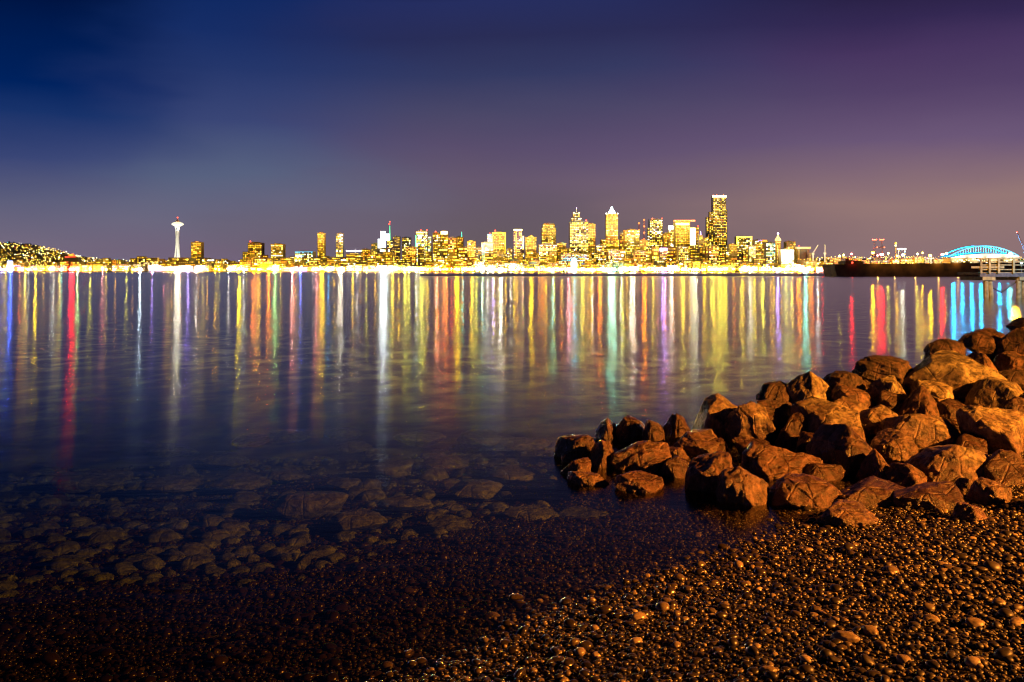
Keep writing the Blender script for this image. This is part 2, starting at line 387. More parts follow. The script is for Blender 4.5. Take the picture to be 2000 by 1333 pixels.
Q = np.stack([idx[:-1, :-1], idx[:-1, 1:], idx[1:, 1:], idx[1:, :-1]], -1).reshape(-1, 4)
gm = bpy.data.materials.new('gravel_bed'); gm.use_nodes = True; N, L = NT(gm); b = N['Principled BSDF']
g = N.new('ShaderNodeNewGeometry'); s = N.new('ShaderNodeSeparateXYZ'); L.new(g.outputs['Position'], s.inputs[0])
def gn(sc, det=5, mapsc=None):
    n = N.new('ShaderNodeTexNoise'); n.inputs['Scale'].default_value = sc; n.inputs['Detail'].default_value = det
    if mapsc:
        mp = N.new('ShaderNodeMapping'); mp.inputs['Scale'].default_value = mapsc; L.new(g.outputs['Position'], mp.inputs[0]); L.new(mp.outputs[0], n.inputs['Vector'])
    else: L.new(g.outputs['Position'], n.inputs['Vector'])
    return n.outputs[0]
vo = N.new('ShaderNodeTexVoronoi'); vo.inputs['Scale'].default_value = 30; L.new(g.outputs['Position'], vo.inputs['Vector'])
grav = ramp(N, L, mth(N, L, 'MULTIPLY', vo.outputs['Distance'], 1.4), [(0.2, (0.10, 0.075, 0.055)), (0.8, (0.015, 0.01, 0.008))])
weed = ramp(N, L, gn(1.1, 8, (1.0, 0.55, 1)), [(0.42, (0.008, 0.008, 0.003)), (0.52, (0.09, 0.10, 0.02)), (0.62, (0.24, 0.27, 0.04)), (0.74, (0.42, 0.42, 0.07))])
wf = N.new('ShaderNodeMapRange'); wf.inputs[1].default_value = -0.10; wf.inputs[2].default_value = -0.34; L.new(mth(N, L, 'ADD', s.outputs[2], mth(N, L, 'MULTIPLY', mth(N, L, 'SUBTRACT', gn(1.5), 0.5), 0.25)), wf.inputs[0])
L.new(mixc(N, L, wf.outputs[0], grav, weed), b.inputs['Base Color']); b.inputs['Roughness'].default_value = 0.6
bp = N.new('ShaderNodeBump'); bp.inputs['Strength'].default_value = 0.8; bp.inputs['Distance'].default_value = 0.03; L.new(mth(N, L, 'ADD', gn(14), mth(N, L, 'MULTIPLY', vo.outputs['Distance'], -0.8)), bp.inputs['Height']); L.new(bp.outputs[0], b.inputs['Normal'])
beach = link('beach', mesh_np('beach', np.stack([GX, GY, GZ], -1).reshape(-1, 3), Q), gm); tag(beach, kind='structure')

# ---------------------------------------------------------------- pebbles (gravel, uncountable) and some larger cobbles
pm = bpy.data.materials.new('pebble'); pm.use_nodes = True; N, L = NT(pm); b = N['Principled BSDF']
at = N.new('ShaderNodeAttribute'); at.attribute_name = 'tone'
g = N.new('ShaderNodeNewGeometry'); s = N.new('ShaderNodeSeparateXYZ'); L.new(g.outputs['Position'], s.inputs[0])
pc = ramp(N, L, at.outputs['Fac'], [(0.0, (0.018, 0.014, 0.012)), (0.45, (0.035, 0.026, 0.02)), (0.62, (0.09, 0.065, 0.04)), (0.8, (0.24, 0.18, 0.11)), (1.0, (0.45, 0.36, 0.24))])
pn = N.new('ShaderNodeTexNoise'); pn.inputs['Scale'].default_value = 90; pn.inputs['Detail'].default_value = 4; L.new(g.outputs['Position'], pn.inputs['Vector'])
pc = mixc(N, L, 0.75, pc, ramp(N, L, pn.outputs[0], [(0.3, 0.45), (0.65, 1.15)]), 'MULTIPLY')
shade_f = N.new('ShaderNodeMapRange'); shade_f.inputs[1].default_value = 0.0; shade_f.inputs[2].default_value = -0.05; shade_f.inputs[3].default_value = 0.0; shade_f.inputs[4].default_value = 0.88; L.new(s.outputs[2], shade_f.inputs[0])  # shade over the submerged pebbles, painted into their colour
pc = mixc(N, L, shade_f.outputs[0], pc, (0.02, 0.012, 0.006))
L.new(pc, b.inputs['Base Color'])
wr = N.new('ShaderNodeMapRange'); wr.inputs[1].default_value = 0.04; wr.inputs[2].default_value = 0.2; wr.inputs[3].default_value = 0.22; wr.inputs[4].default_value = 0.5; L.new(s.outputs[2], wr.inputs[0]); L.new(wr.outputs[0], b.inputs['Roughness'])
def pebbles(name, pos, rad, tone, sub, seed):
    r = np.random.default_rng(seed); V, T = ICO[sub]; n = len(pos)
    sc = np.stack([rad * r.uniform(0.8, 1.25, n), rad * r.uniform(0.7, 1.1, n), rad * r.uniform(0.4, 0.75, n)], -1)
    B = 6; shapes = []
    for k in range(B):
        o = r.uniform(0, 50, 3); shapes.append(V * (1 + 0.28 * fbm(V * 1.1 + o, 2, seed + k))[:, None])
    shapes = np.array(shapes)[r.integers(0, B, n)]
    P = shapes * sc[:, None, :]
    a = r.uniform(0, 2 * np.pi, n); t = r.normal(0, 0.3, n); ca, sa, ct, st = np.cos(a), np.sin(a), np.cos(t), np.sin(t)
    x = P[..., 0]; y = P[..., 1] * ct[:, None] - P[..., 2] * st[:, None]; z = P[..., 1] * st[:, None] + P[..., 2] * ct[:, None]
    P = np.stack([x * ca[:, None] - y * sa[:, None], x * sa[:, None] + y * ca[:, None], z], -1) + pos[:, None, :]
    TT = (T[None] + (np.arange(n) * len(V))[:, None, None]).reshape(-1, 3)
    me = mesh_np(name, P.reshape(-1, 3), TT)
    at = me.attributes.new('tone', 'FLOAT', 'POINT'); at.data.foreach_set('value', np.repeat(tone, len(V)).astype(np.float32))
    return me
def scatter(step, y0, y1, seed, zmin):
    r = np.random.default_rng(seed); yy = np.arange(y0, y1, step * 0.85); P = []
    X, Y = np.meshgrid(np.arange(-5.5, 6.5, step), yy); X = X + r.uniform(-.5, .5, X.shape) * step; Y = Y + r.uniform(-.5, .5, Y.shape) * step
    X, Y = X.ravel(), Y.ravel(); k = (np.abs(X) < 0.60 * Y + 0.5); X, Y = X[k], Y[k]
    zb = base_z(X, Y); zg = ground_z(X, Y); k = (zb > zmin) & (zg - zb < 0.16); X, Y, zg = X[k], Y[k], zg[k]
    return X, Y, zg, r
pobj = []
for nm, step, y0, y1, sd, sub, r0, sg in (('a', 0.031, 3.3, 5.3, 1, 1, 0.0125, 0.35), ('b', 0.036, 5.3, 11.5, 2, 1, 0.0145, 0.35), ('c', 0.16, 3.3, 9.0, 3, 2, 0.024, 0.28)):
    X, Y, Z, r = scatter(step, y0, y1, sd, -0.62)
    n = len(X); rad = np.clip(r0 * np.exp(r.normal(0, sg, n)), 0.007, 0.055)
    tone = np.clip(r.beta(1.0, 2.3, n) , 0, 1)
    pobj.append((np.stack([X, Y, Z + rad * 0.25 + r.uniform(0, 0.016, n)], -1), rad, tone, sub, sd))
mes = [pebbles('pebble_gravel', *p) for p in pobj]
import bmesh
tmp = [link('pebble_gravel', m) for m in mes]
# one object: join the three size ranges
Vs, Ts, Tn, off = [], [], [], 0
for m in mes:
    v = np.empty(len(m.vertices) * 3, np.float32); m.vertices.foreach_get('co', v); l = np.empty(len(m.loops), np.int32); m.loops.foreach_get('vertex_index', l)
    t = np.empty(len(m.vertices), np.float32); m.attributes['tone'].data.foreach_get('value', t)
    Vs.append(v.reshape(-1, 3)); Ts.append(l.reshape(-1, 3) + off); Tn.append(t); off += len(v) // 3
for o in tmp: bpy.data.objects.remove(o)
me = mesh_np('pebble_gravel', np.vstack(Vs), np.vstack(Ts)); me.attributes.new('tone', 'FLOAT', 'POINT').data.foreach_set('value', np.concatenate(Tn))
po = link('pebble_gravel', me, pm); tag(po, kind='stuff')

# larger cobbles lying on the gravel (pixel spots in the photograph)
COB = [(1905, 1225, 26, 17, 'large oval cobble near the right edge of the pebbles'), (1765, 1295, 24, 16, 'flat oval cobble low at the right, ringed by pebbles'),
 (1650, 1255, 34, 18, 'broad pale cobble right of the bottom centre of the beach'), (1985, 1222, 22, 18, 'rounded cobble touching the right edge of the picture'),
 (1840, 1108, 16, 12, 'small bright cobble on the upper right gravel'), (1590, 1207, 15, 12, 'small tan cobble in the darker middle gravel'),
 (1700, 1240, 26, 16, 'tan cobble with a flat back on the lower right gravel'), (1500, 1315, 22, 14, 'orange cobble at the bottom edge right of the waterline'),
 (1910, 1302, 26, 17, 'bright squat cobble near the bottom right corner'), (1820, 1215, 20, 13, 'rounded tan cobble between the two oval cobbles'),
 (1460, 1145, 15, 10, 'small pale cobble just above the waterline'), (1400, 1240, 14, 10, 'dark tan cobble in the middle of the shaded gravel')]
for i, (px, py, w, h, lab) in enumerate(COB):
    Y = 5.0
    for _ in range(12): Y = (CAMH - float(base_z(np.array([wx(px, Y)]), np.array([Y]))[0])) * F / (py - HY)
    X = wx(px, Y); z = float(base_z(np.array([X]), np.array([Y]))[0]); a = w * Y / F * 0.8
    V, T = ICO[4]; P = V * (1 + 0.25 * fbm(V * 1.2 + i * 9.1, 2, i))[:, None] * np.array([a, a * 0.75, a * 0.5])
    me = mesh_np('cobble', P, T); me.attributes.new('tone', 'FLOAT', 'POINT').data.foreach_set('value', np.full(len(V), 0.72 + 0.02 * (i % 5), np.float32))
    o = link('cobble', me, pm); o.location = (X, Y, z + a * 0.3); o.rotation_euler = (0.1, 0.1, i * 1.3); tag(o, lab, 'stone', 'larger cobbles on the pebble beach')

# rubble of small weedy stones on the sea bed
r_ = np.random.default_rng(77); n = 1500; Y = r_.uniform(6.5, 13.5, n); X = r_.uniform(-.62, .2, n) * Y; zb = ground_z(X, Y); k = (zb < -0.2) & (zb > -1.05); X, Y, zb = X[k], Y[k], zb[k]; n = len(X)
rad = np.clip(0.055 * np.exp(r_.normal(0, .5, n)), .02, .17); rad = np.minimum(rad, np.maximum(.02, -zb * .45))
ru = link('sunken_rubble', pebbles('sunken_rubble', np.stack([X, Y, zb + rad * .1], -1), rad, r_.beta(1.2, 2, n), 2, 5), M_UNDER); tag(ru, kind='stuff')
# sunken rocks seen through the shallow water
SUNK = [(560,852,70,16,'sunken rock showing dim brown at the outer edge of the shallows'),(490,862,60,12,'thin sunken rock left of the dim brown outer one'),(670,846,60,10,'faint sunken rock farthest out in the shallows'),
 (558,929,56,13,'bright yellow green sunken slab in the left shallows'),(672,946,56,14,'yellow sunken slab right of the bright yellow green one'),(610,985,110,40,'large dark sunken boulder below the two yellow slabs'),
 (690,872,60,14,'brown sunken rock above the yellow slabs'),(820,858,80,16,'long brown sunken rock in the middle shallows'),(870,905,70,18,'olive sunken rock in the middle of the shallows'),
 (950,860,90,18,'long sunken rock lit amber near the outer shallows'),(1010,868,70,12,'amber sunken ledge just left of the rock pile tip'),(1000,930,90,24,'olive sunken boulder left of the rock pile'),
 (1060,945,60,16,'amber sunken slab closest to the rock pile tip'),(930,955,80,20,'dim sunken boulder left of the amber slab'),(1040,985,90,22,'olive sunken rock in front of the rock pile tip'),
 (1150,985,120,26,'dark sunken boulder under the front left of the rock pile'),(1130,1022,150,22,'long black sunken log shaped rock before the pile'),(1290,1030,170,24,'long dark sunken ledge at the foot of the pile'),
 (790,985,80,20,'dim olive sunken rock in the lower middle shallows'),(880,1010,70,18,'small olive sunken rock below the middle shallows'),(430,900,90,18,'dim brown sunken rock in the far left shallows'),
 (330,880,80,14,'faint sunken rock at the left end of the shallows'),(470,945,90,22,'dim sunken boulder left of the yellow green slab'),(760,915,70,16,'brown sunken rock between the yellow slab and middle shallows'),
 (340,950,90,20,'dark sunken rock low in the left shallows'),(700,1015,90,22,'dark sunken rock below the large dark boulder'),(1330,1075,90,18,'dark sunken ledge nearest the waterline by the pile'),(180,940,100,18,'faint sunken rock near the left edge of the shallows')]
for i, (px, py, w, h, lab) in enumerate(SUNK):
    Y = 8.0
    for _ in range(25): Y = 0.5 * Y + 0.5 * (CAMH - float(base_z(np.array([wx(px, Y)]), np.array([Y]))[0]) - 0.12) * F / (py - HY)
    h = max(h, w * 0.28)
    add_rock(px - w * .6, px + w * .6, py - h * .6, py + h * .6, 0, 'slab' if i % 2 else 'round', 200 + i, lab, Y=Y, group='sunken rocks in the shallows', under=True, name='sunken_rock')

# ---------------------------------------------------------------- water
wm = bpy.data.materials.new('sound_water'); wm.use_nodes = True; N, L = NT(wm)
for n in list(N): N.remove(n)
out = N.new('ShaderNodeOutputMaterial'); g = N.new('ShaderNodeNewGeometry'); s = N.new('ShaderNodeSeparateXYZ'); L.new(g.outputs['Position'], s.inputs[0])
def wn(scale, mapsc, det=3):
    mp = N.new('ShaderNodeMapping'); mp.inputs['Scale'].default_value = mapsc; mp.inputs['Rotation'].default_value = (0, 0, 0.06); L.new(g.outputs['Position'], mp.inputs[0])
    n = N.new('ShaderNodeTexNoise'); n.inputs['Scale'].default_value = scale; n.inputs['Detail'].default_value = det; n.inputs['Roughness'].default_value = 0.55; L.new(mp.outputs[0], n.inputs['Vector']); return n.outputs[0]
h = mth(N, L, 'ADD', mth(N, L, 'MULTIPLY', wn(1.0, (2.2, 5.0, 1)), 0.6), mth(N, L, 'MULTIPLY', wn(1.0, (0.5, 1.6, 1)), 1.2))
fade = N.new('ShaderNodeMapRange'); fade.inputs[1].default_value = 7; fade.inputs[2].default_value = 38; fade.inputs[3].default_value = 1; fade.inputs[4].default_value = 0.0; L.new(s.outputs[1], fade.inputs[0])
bp = N.new('ShaderNodeBump'); bp.inputs['Distance'].default_value = 0.005; L.new(fade.outputs[0], bp.inputs['Strength']); L.new(h, bp.inputs['Height'])
gl = N.new('ShaderNodeBsdfAnisotropic'); gl.distribution = 'BECKMANN'; gl.inputs['Color'].default_value = (1, 1, 1, 1)
# a wind-ruffled band a few hundred metres out
bandm = mth(N, L, 'MULTIPLY', mth(N, L, 'GREATER_THAN', s.outputs[1], 400), mth(N, L, 'LESS_THAN', s.outputs[1], 900))
bx = mth(N, L, 'GREATER_THAN', mth(N, L, 'DIVIDE', s.outputs[0], s.outputs[1]), -0.1); bandm = mth(N, L, 'MULTIPLY', bandm, bx)
rough = mth(N, L, 'ADD', 0.184, mth(N, L, 'MULTIPLY', bandm, 0.2)); L.new(rough, gl.inputs['Roughness'])
gl.inputs['Anisotropy'].default_value = 0.32
tg = N.new('ShaderNodeCombineXYZ'); tg.inputs[0].default_value = 1.0; L.new(tg.outputs[0], gl.inputs['Tangent']); L.new(bp.outputs[0], gl.inputs['Normal'])
dt = N.new('ShaderNodeVectorMath'); dt.operation = 'DOT_PRODUCT'; L.new(g.outputs['Incoming'], dt.inputs[0]); L.new(g.outputs['Normal'], dt.inputs[1])
ct = mth(N, L, 'SUBTRACT', 1.0, mth(N, L, 'ABSOLUTE', dt.outputs['Value']), clamp=True)
frv = mth(N, L, 'ADD', 0.02, mth(N, L, 'MULTIPLY', mth(N, L, 'POWER', ct, 6.2), 0.80))
tr = N.new('ShaderNodeBsdfTransparent'); tr.inputs[0].default_value = (0.54, 0.53, 0.45, 1)
mx = N.new('ShaderNodeMixShader'); L.new(frv, mx.inputs[0]); L.new(tr.outputs[0], mx.inputs[1]); L.new(gl.outputs[0], mx.inputs[2]); L.new(mx.outputs[0], out.inputs['Surface'])
va = N.new('ShaderNodeVolumeAbsorption'); va.inputs['Color'].default_value = (0.36, 0.72, 0.22, 1); va.inputs['Density'].default_value = 0.32; L.new(va.outputs[0], out.inputs['Volume'])
water = link('water', mesh('water', [(-9000, -50, 0), (9000, -50, 0), (9000, 3484, 0), (-9000, 3484, 0)], [(0, 1, 2, 3)]), wm); tag(water, kind='structure')

# ---------------------------------------------------------------- far shore ground
HPX = [-400, 0, 60, 120, 165, 220, 350, 700, 900, 1400, 1560, 1700, 2400]; HH = [150, 128, 118, 90, 58, 45, 38, 42, 52, 55, 55, 60, 56]
def far_z(X, Y):
    px = X / Y * F + HX; H = np.interp(px, HPX, HH); t = np.clip((Y - 3500) / 900, 0, 1); t = t * t * (3 - 2 * t)
    t2 = np.clip((Y - 4500) / 1200, 0, 1)
    P = np.stack([X * 0.01, Y * 0.01, X * 0], -1).reshape(-1, 3)
    return 3.0 + H * t * (1 - 0.7 * t2) + fbm(P, 3, 2).reshape(X.shape) * 4 * t
fx = np.linspace(-6000, 6000, 500); fy = np.linspace(3484, 6400, 60); GX, GY = np.meshgrid(fx, fy); GZ = far_z(GX, GY)
nx, ny = len(fx), len(fy); idx = np.arange(nx * ny).reshape(ny, nx)
Q = np.stack([idx[:-1, :-1], idx[:-1, 1:], idx[1:, 1:], idx[1:, :-1]], -1).reshape(-1, 4)
M_LAND = pmat('far_land', (0.09, 0.07, 0.045), 0.9, 0, 0.5, 0.02)
hill = link('hill', mesh_np('hill', np.stack([GX, GY, GZ], -1).reshape(-1, 3), Q), M_LAND); tag(hill, kind='structure')
M_CONC = pmat('seawall_concrete', (0.16, 0.13, 0.10), 0.8, 0, 0.4, 0.3)
b_ = MB()
for i in range(60): x = -6000 + i * 200; b_.box(x, x + 197, 3482, 3486.5, -8, 3.3)
sw = b_.build('seawall', M_CONC); tag(sw, 'long dark concrete seawall along the far waterfront', 'seawall')

# ---------------------------------------------------------------- city materials
WALL = {'tan': pmat('wall_tan', (0.34, 0.24, 0.11), 0.8, 0, 0.3, 0.15), 'brown': pmat('wall_brown', (0.20, 0.11, 0.06), 0.8, 0, 0.3, 0.15), 'grey': pmat('wall_grey', (0.22, 0.20, 0.18), 0.7, 0, 0.3, 0.15),
 'dark': pmat('wall_dark', (0.11, 0.085, 0.05), 0.4, 0, 0.3, 0.15), 'gold': pmat('wall_gold', (0.48, 0.34, 0.08), 0.7, 0, 0.25, 0.15), 'white': pmat('wall_white', (0.72, 0.70, 0.66), 0.7, 0, 0.08, 0.15), 'purple': pmat('wall_purple', (0.16, 0.09, 0.15), 0.6, 0, 0.3, 0.15)}
GLOW = {'warm': ((1, .68, .06), 4.2), 'pale': ((1, .80, .24), 5.0), 'gold': ((1, .56, .012), 1.5), 'dim': ((1, .55, .03), 0.5), 'orange': ((1, .32, .02), 2.4), 'white': ((.95, 1, .85), 6.0),
 'green': ((.45, 1, .55), 1.2), 'blue': ((.05, .30, 1), 1.4), 'cyan': ((.05, .75, 1), 1.6), 'red': ((1, .03, .02), 2.2), 'purple': ((.45, .2, 1), 1.2)}
GM = {k: emat('lit_' + k, c, s) for k, (c, s) in GLOW.items()}
UNIT = mesh('window', *(lambda m: (m.V, m.F))(MB().box(-.5, .5, -.5, .5, -.5, .5)))
WM = {}
for k, m in GM.items():
    me = UNIT.copy(); me.name = 'window'; me.materials.append(m); WM[k] = me
def win(parent, x, y, z, w, d, h, tone, name='window'):
    o = bpy.data.objects.new(name, WM[tone]); COL.objects.link(o); o.parent = parent; o.location = (x, y, z); o.scale = (w, d, h); return o
PAL = {'warm': ['warm'] * 4 + ['pale'] * 1 + ['gold'] * 5 + ['dim'] * 4 + ['orange'], 'pale': ['pale'] * 3 + ['white'] * 1 + ['warm'] * 3 + ['gold'] * 3 + ['dim'] * 2, 'gold': ['gold'] * 5 + ['warm'] * 2 + ['dim'] * 4 + ['orange'], 'office': ['warm'] * 4 + ['pale'] * 3 + ['white'] + ['gold'] * 2 + ['dim'] * 3,
 'white': ['white'] * 4 + ['pale'], 'green': ['green', 'white', 'pale', 'warm'], 'mixed': ['warm', 'pale', 'white', 'gold', 'orange', 'gold', 'warm'], 'cool': ['white', 'cyan', 'pale', 'warm', 'green'], 'orange': ['orange', 'gold', 'gold', 'warm'], 'blue': ['blue', 'cyan', 'white', 'warm']}
def windows(root, ox, oy, X0, X1, Yf, Z0, Z1, cw, ch, pal, dens, cap, over=None):
    w, h = X1 - X0, Z1 - Z0
    if w <= 1 or h <= 1: return 0
    nc = max(1, round(w / cw)); nr = max(1, round(h / ch))
    if over is None:
        while nc * nr * dens > cap and nr > 2: nr -= 1
    cw, ch = w / nc, h / nr; cells = []
    for r in range(nr):
        rowf = rnd.random(); rt = rnd.choice(PAL[pal])
        for c in range(nc):
            if rnd.random() > dens * (0.7 + 0.5 * rowf): continue
            cells.append((X0 + (c + .5) * cw - ox + 0, Yf - 0.2 - oy, Z0 + (r + .5) * ch, cw * rnd.uniform(.5, .9), 0.9, ch * rnd.uniform(.36, .52), rt if rnd.random() < .45 else rnd.choice(PAL[pal])))
    cells.sort(key=lambda c: -c[3] * c[5])
    for c in cells[:cap]: win(root, *c)
    if over is not None:
        for x, y, z, a, b, c, t in cells[cap:]: over.setdefault(t, []).append((x, y, z, a, b, c))
    return min(cap, len(cells))
def overflow(root, over):
    if not over: return
    m = MB(); mi = []; ks = list(over)
    for i, t in enumerate(ks):
        for x, y, z, a, b, c in over[t]: m.box(x - a / 2, x + a / 2, y - b / 2, y + b / 2, z - c / 2, z + c / 2); mi += [i] * 6
    tag(link('window_rows', mesh('window_rows', m.V, m.F, False, mi), [GM[t] for t in ks], root), kind='stuff')
# ---------------------------------------------------------------- towers read off the photograph: boxes (x0,x1,top)
TW = [
 ('apartment_tower', 3900, 'gold', 'gold', [(373, 393, 474)], 'squat gold lit tower standing alone just right of the white needle tower'),
 ('apartment_tower', 3950, 'tan', 'warm', [(484, 511, 475), (473, 485, 492)], 'wide gold tower with a lower left shoulder and red roof lamp'),
 ('apartment_tower', 3900, 'gold', 'pale', [(529, 553, 478)], 'pale topped gold block second from the left shoulder tower'),
 ('office_building', 3800, 'dark', 'cool', [(576, 611, 492)], 'low wide dark office block with a teal lit roofline'),
 ('apartment_tower', 3900, 'gold', 'gold', [(620, 634, 456)], 'slim brown gold tower, left one of the lone pair'),
 ('apartment_tower', 3900, 'grey', 'pale', [(656, 670, 457)], 'slim pale banded tower, right one of the lone pair'),
 ('office_building', 3850, 'tan', 'gold', [(676, 706, 497)], 'low building with a thin white lit roof edge'),
 ('office_building', 3850, 'brown', 'orange', [(705, 723, 488)], 'brown orange block left of the floodlit white slabs'),
 ('apartment_tower', 4000, 'gold', 'gold', [(725, 741, 477)], 'small gold block touching the floodlit white slabs'),
 ('office_tower', 4050, 'dark', 'mixed', [(756, 770, 470)], 'dark speckled tower carrying the thin green lit mast'),
 ('apartment_tower', 4000, 'brown', 'gold', [(767, 781, 463)], 'brown flat topped tower right of the green lit mast'),
 ('apartment_tower', 4050, 'grey', 'pale', [(785, 802, 465)], 'tower with two white lit bands at its top'),
 ('apartment_tower', 3800, 'brown', 'orange', [(793, 812, 483)], 'dark brown block with one orange light column'),
 ('office_tower', 3950, 'grey', 'green', [(812, 835, 452), (836, 842, 462)], 'green edged white lit tower with two red roof lamps'),
 ('apartment_tower', 4000, 'tan', 'pale', [(845, 860, 456)], 'pale gold tower with a red lamp right of the green edged one'),
 ('apartment_tower', 4050, 'gold', 'warm', [(860, 875, 453)], 'tower with a glowing gold crown in the left cluster'),
 ('apartment_tower', 3900, 'brown', 'mixed', [(875, 891, 465)], 'speckled brown block beside the gold crowned tower'),
 ('office_tower', 4000, 'gold', 'gold', [(890, 905, 464)], 'gold tower topped by a turquoise spike'),
 ('apartment_tower', 3850, 'tan', 'pale', [(912, 929, 472)], 'pale speckled block right of the turquoise spiked tower'),
 ('apartment_tower', 3850, 'grey', 'warm', [(930, 941, 484)], 'short grey block between pale speckled and banded blocks'),
 ('office_tower', 3900, 'white', 'green', [(940, 963, 474), (952, 962, 461)], 'pale green banded office block with small cyan roof sign'),
 ('office_tower', 3950, 'gold', 'warm', [(961, 988, 455)], 'broad gold outlined tower with red lamp on its roof edge'),
 ('office_building', 3900, 'tan', 'pale', [(990, 1001, 487)], 'small pale block between gold outlined and purple towers'),
 ('office_tower', 3900, 'purple', 'mixed', [(1003, 1020, 449), (1019, 1024, 460)], 'purple brown tower outlined with white vertical lights'),
 ('office_tower', 3900, 'gold', 'gold', [(1026, 1048, 464)], 'gold tower with a small triangular gable on top'),
 ('office_tower', 4050, 'gold', 'warm', [(1060, 1084, 439), (1058, 1086, 445)], 'gold tower with rounded shoulders left of the antenna tower'),
 ('office_building', 3850, 'brown', 'mixed', [(1052, 1088, 478)], 'brown block at the foot of the round shouldered tower'),
 ('office_building', 3880, 'gold', 'gold', [(1088, 1106, 476)], 'gold block with a notched roof left of the antenna tower'),
 ('office_tower', 3950, 'dark', 'office', [(1113, 1149, 434), (1116, 1136, 425), (1119, 1133, 415)], 'stepped dark tower with bright office floors and a thin antenna'),
 ('office_tower', 4000, 'gold', 'gold', [(1148, 1163, 438)], 'plain gold slab attached behind the antenna tower'),
 ('office_tower', 4000, 'gold', 'warm', [(1184, 1207, 418), (1175, 1210, 468)], 'tall gold tower with a glowing white pyramid crown'),
 ('office_building', 3850, 'brown', 'mixed', [(1165, 1184, 480)], 'brown block at the left foot of the pyramid crowned tower'),
 ('office_tower', 4000, 'brown', 'gold', [(1211, 1222, 455)], 'narrow brown tower right of the pyramid crowned tower'),
 ('office_tower', 3950, 'gold', 'office', [(1220, 1249, 450)], 'gold tower with white lit middle floors beside the red masts'),
 ('office_building', 3900, 'gold', 'warm', [(1250, 1266, 470)], 'gold block right under the two red light masts'),
 ('office_tower', 4050, 'dark', 'office', [(1269, 1294, 429), (1265, 1275, 445)], 'dark tower with bright floors and red lamps on its corners'),
 ('office_building', 4000, 'gold', 'gold', [(1296, 1309, 457)], 'plain gold block between two bright office towers'),
 ('office_tower', 4020, 'tan', 'pale', [(1306, 1320, 443)], 'tower with a glowing white cap left of the red topped tower'),
 ('office_tower', 3950, 'gold', 'warm', [(1319, 1348, 433), (1346, 1359, 444)], 'broad gold tower topped with an orange red roof line'),
 ('office_tower', 3990, 'brown', 'dim' if False else 'gold', [(1359, 1365, 444)], 'thin dark slab on the right side of the red topped tower'),
 ('office_tower', 3900, 'tan', 'gold', [(1365, 1373, 460), (1372, 1381, 464)], 'narrow pair of shafts with a lavender tip left of the tallest tower'),
 ('skyscraper', 4100, 'dark', 'warm', [(1393, 1418, 383), (1412, 1421, 409), (1386, 1395, 414), (1381, 1388, 424)], 'tallest dark skyscraper with stepped curved sides and lit top rim'),
 ('office_tower', 4000, 'grey', 'pale', [(1440, 1468, 463)], 'square framed tower with an outlined roof right of the tallest one'),
 ('office_building', 3850, 'gold', 'gold', [(1424, 1440, 478)], 'low gold block at the right foot of the tallest skyscraper'),
 ('office_building', 3800, 'white', 'pale', [(1463, 1476, 482)], 'small white lit block under the square framed tower'),
 ('office_building', 3900, 'tan', 'mixed', [(1474, 1500, 470)], 'mixed lit block with purple and red roof lights'),
 ('office_building', 3850, 'grey', 'cool', [(1496, 1515, 475)], 'grey block with cool white windows left of the domed tower'),
 ('office_building', 3900, 'gold', 'gold', [(1535, 1554, 473)], 'gold block right behind the small domed tower'),
 ('office_building', 3700, 'white', 'white', [(1526, 1551, 488)], 'bright white floodlit block below the small domed tower'),
 ('office_building', 3800, 'gold', 'gold', [(1553, 1562, 484)], 'narrow gold block at the left end of the gold lit shed'),
 ('office_building', 3780, 'brown', 'orange', [(1240, 1262, 492)], 'orange brown block low in front of the red masts'),
 ('office_building', 3760, 'dark', 'mixed', [(1325, 1345, 482)], 'dark block low in front of the red topped tower'),
 ('office_building', 3780, 'brown', 'mixed', [(1385, 1404, 481)], 'dark block with thin light bands at the tallest skyscraper base'),
 ('office_building', 3760, 'purple', 'mixed', [(1289, 1303, 486)], 'purple dark block crowned with a lavender white glow'),
 ('office_building', 3760, 'brown', 'mixed', [(1188, 1212, 490)], 'dark speckled block at the right foot of the pyramid crowned tower'),
 ('office_building', 3740, 'dark', 'blue', [(1096, 1150, 497)], 'low block washed in blue light behind the ferris wheel'),
]
LAND = []   # landmark x positions used for wording
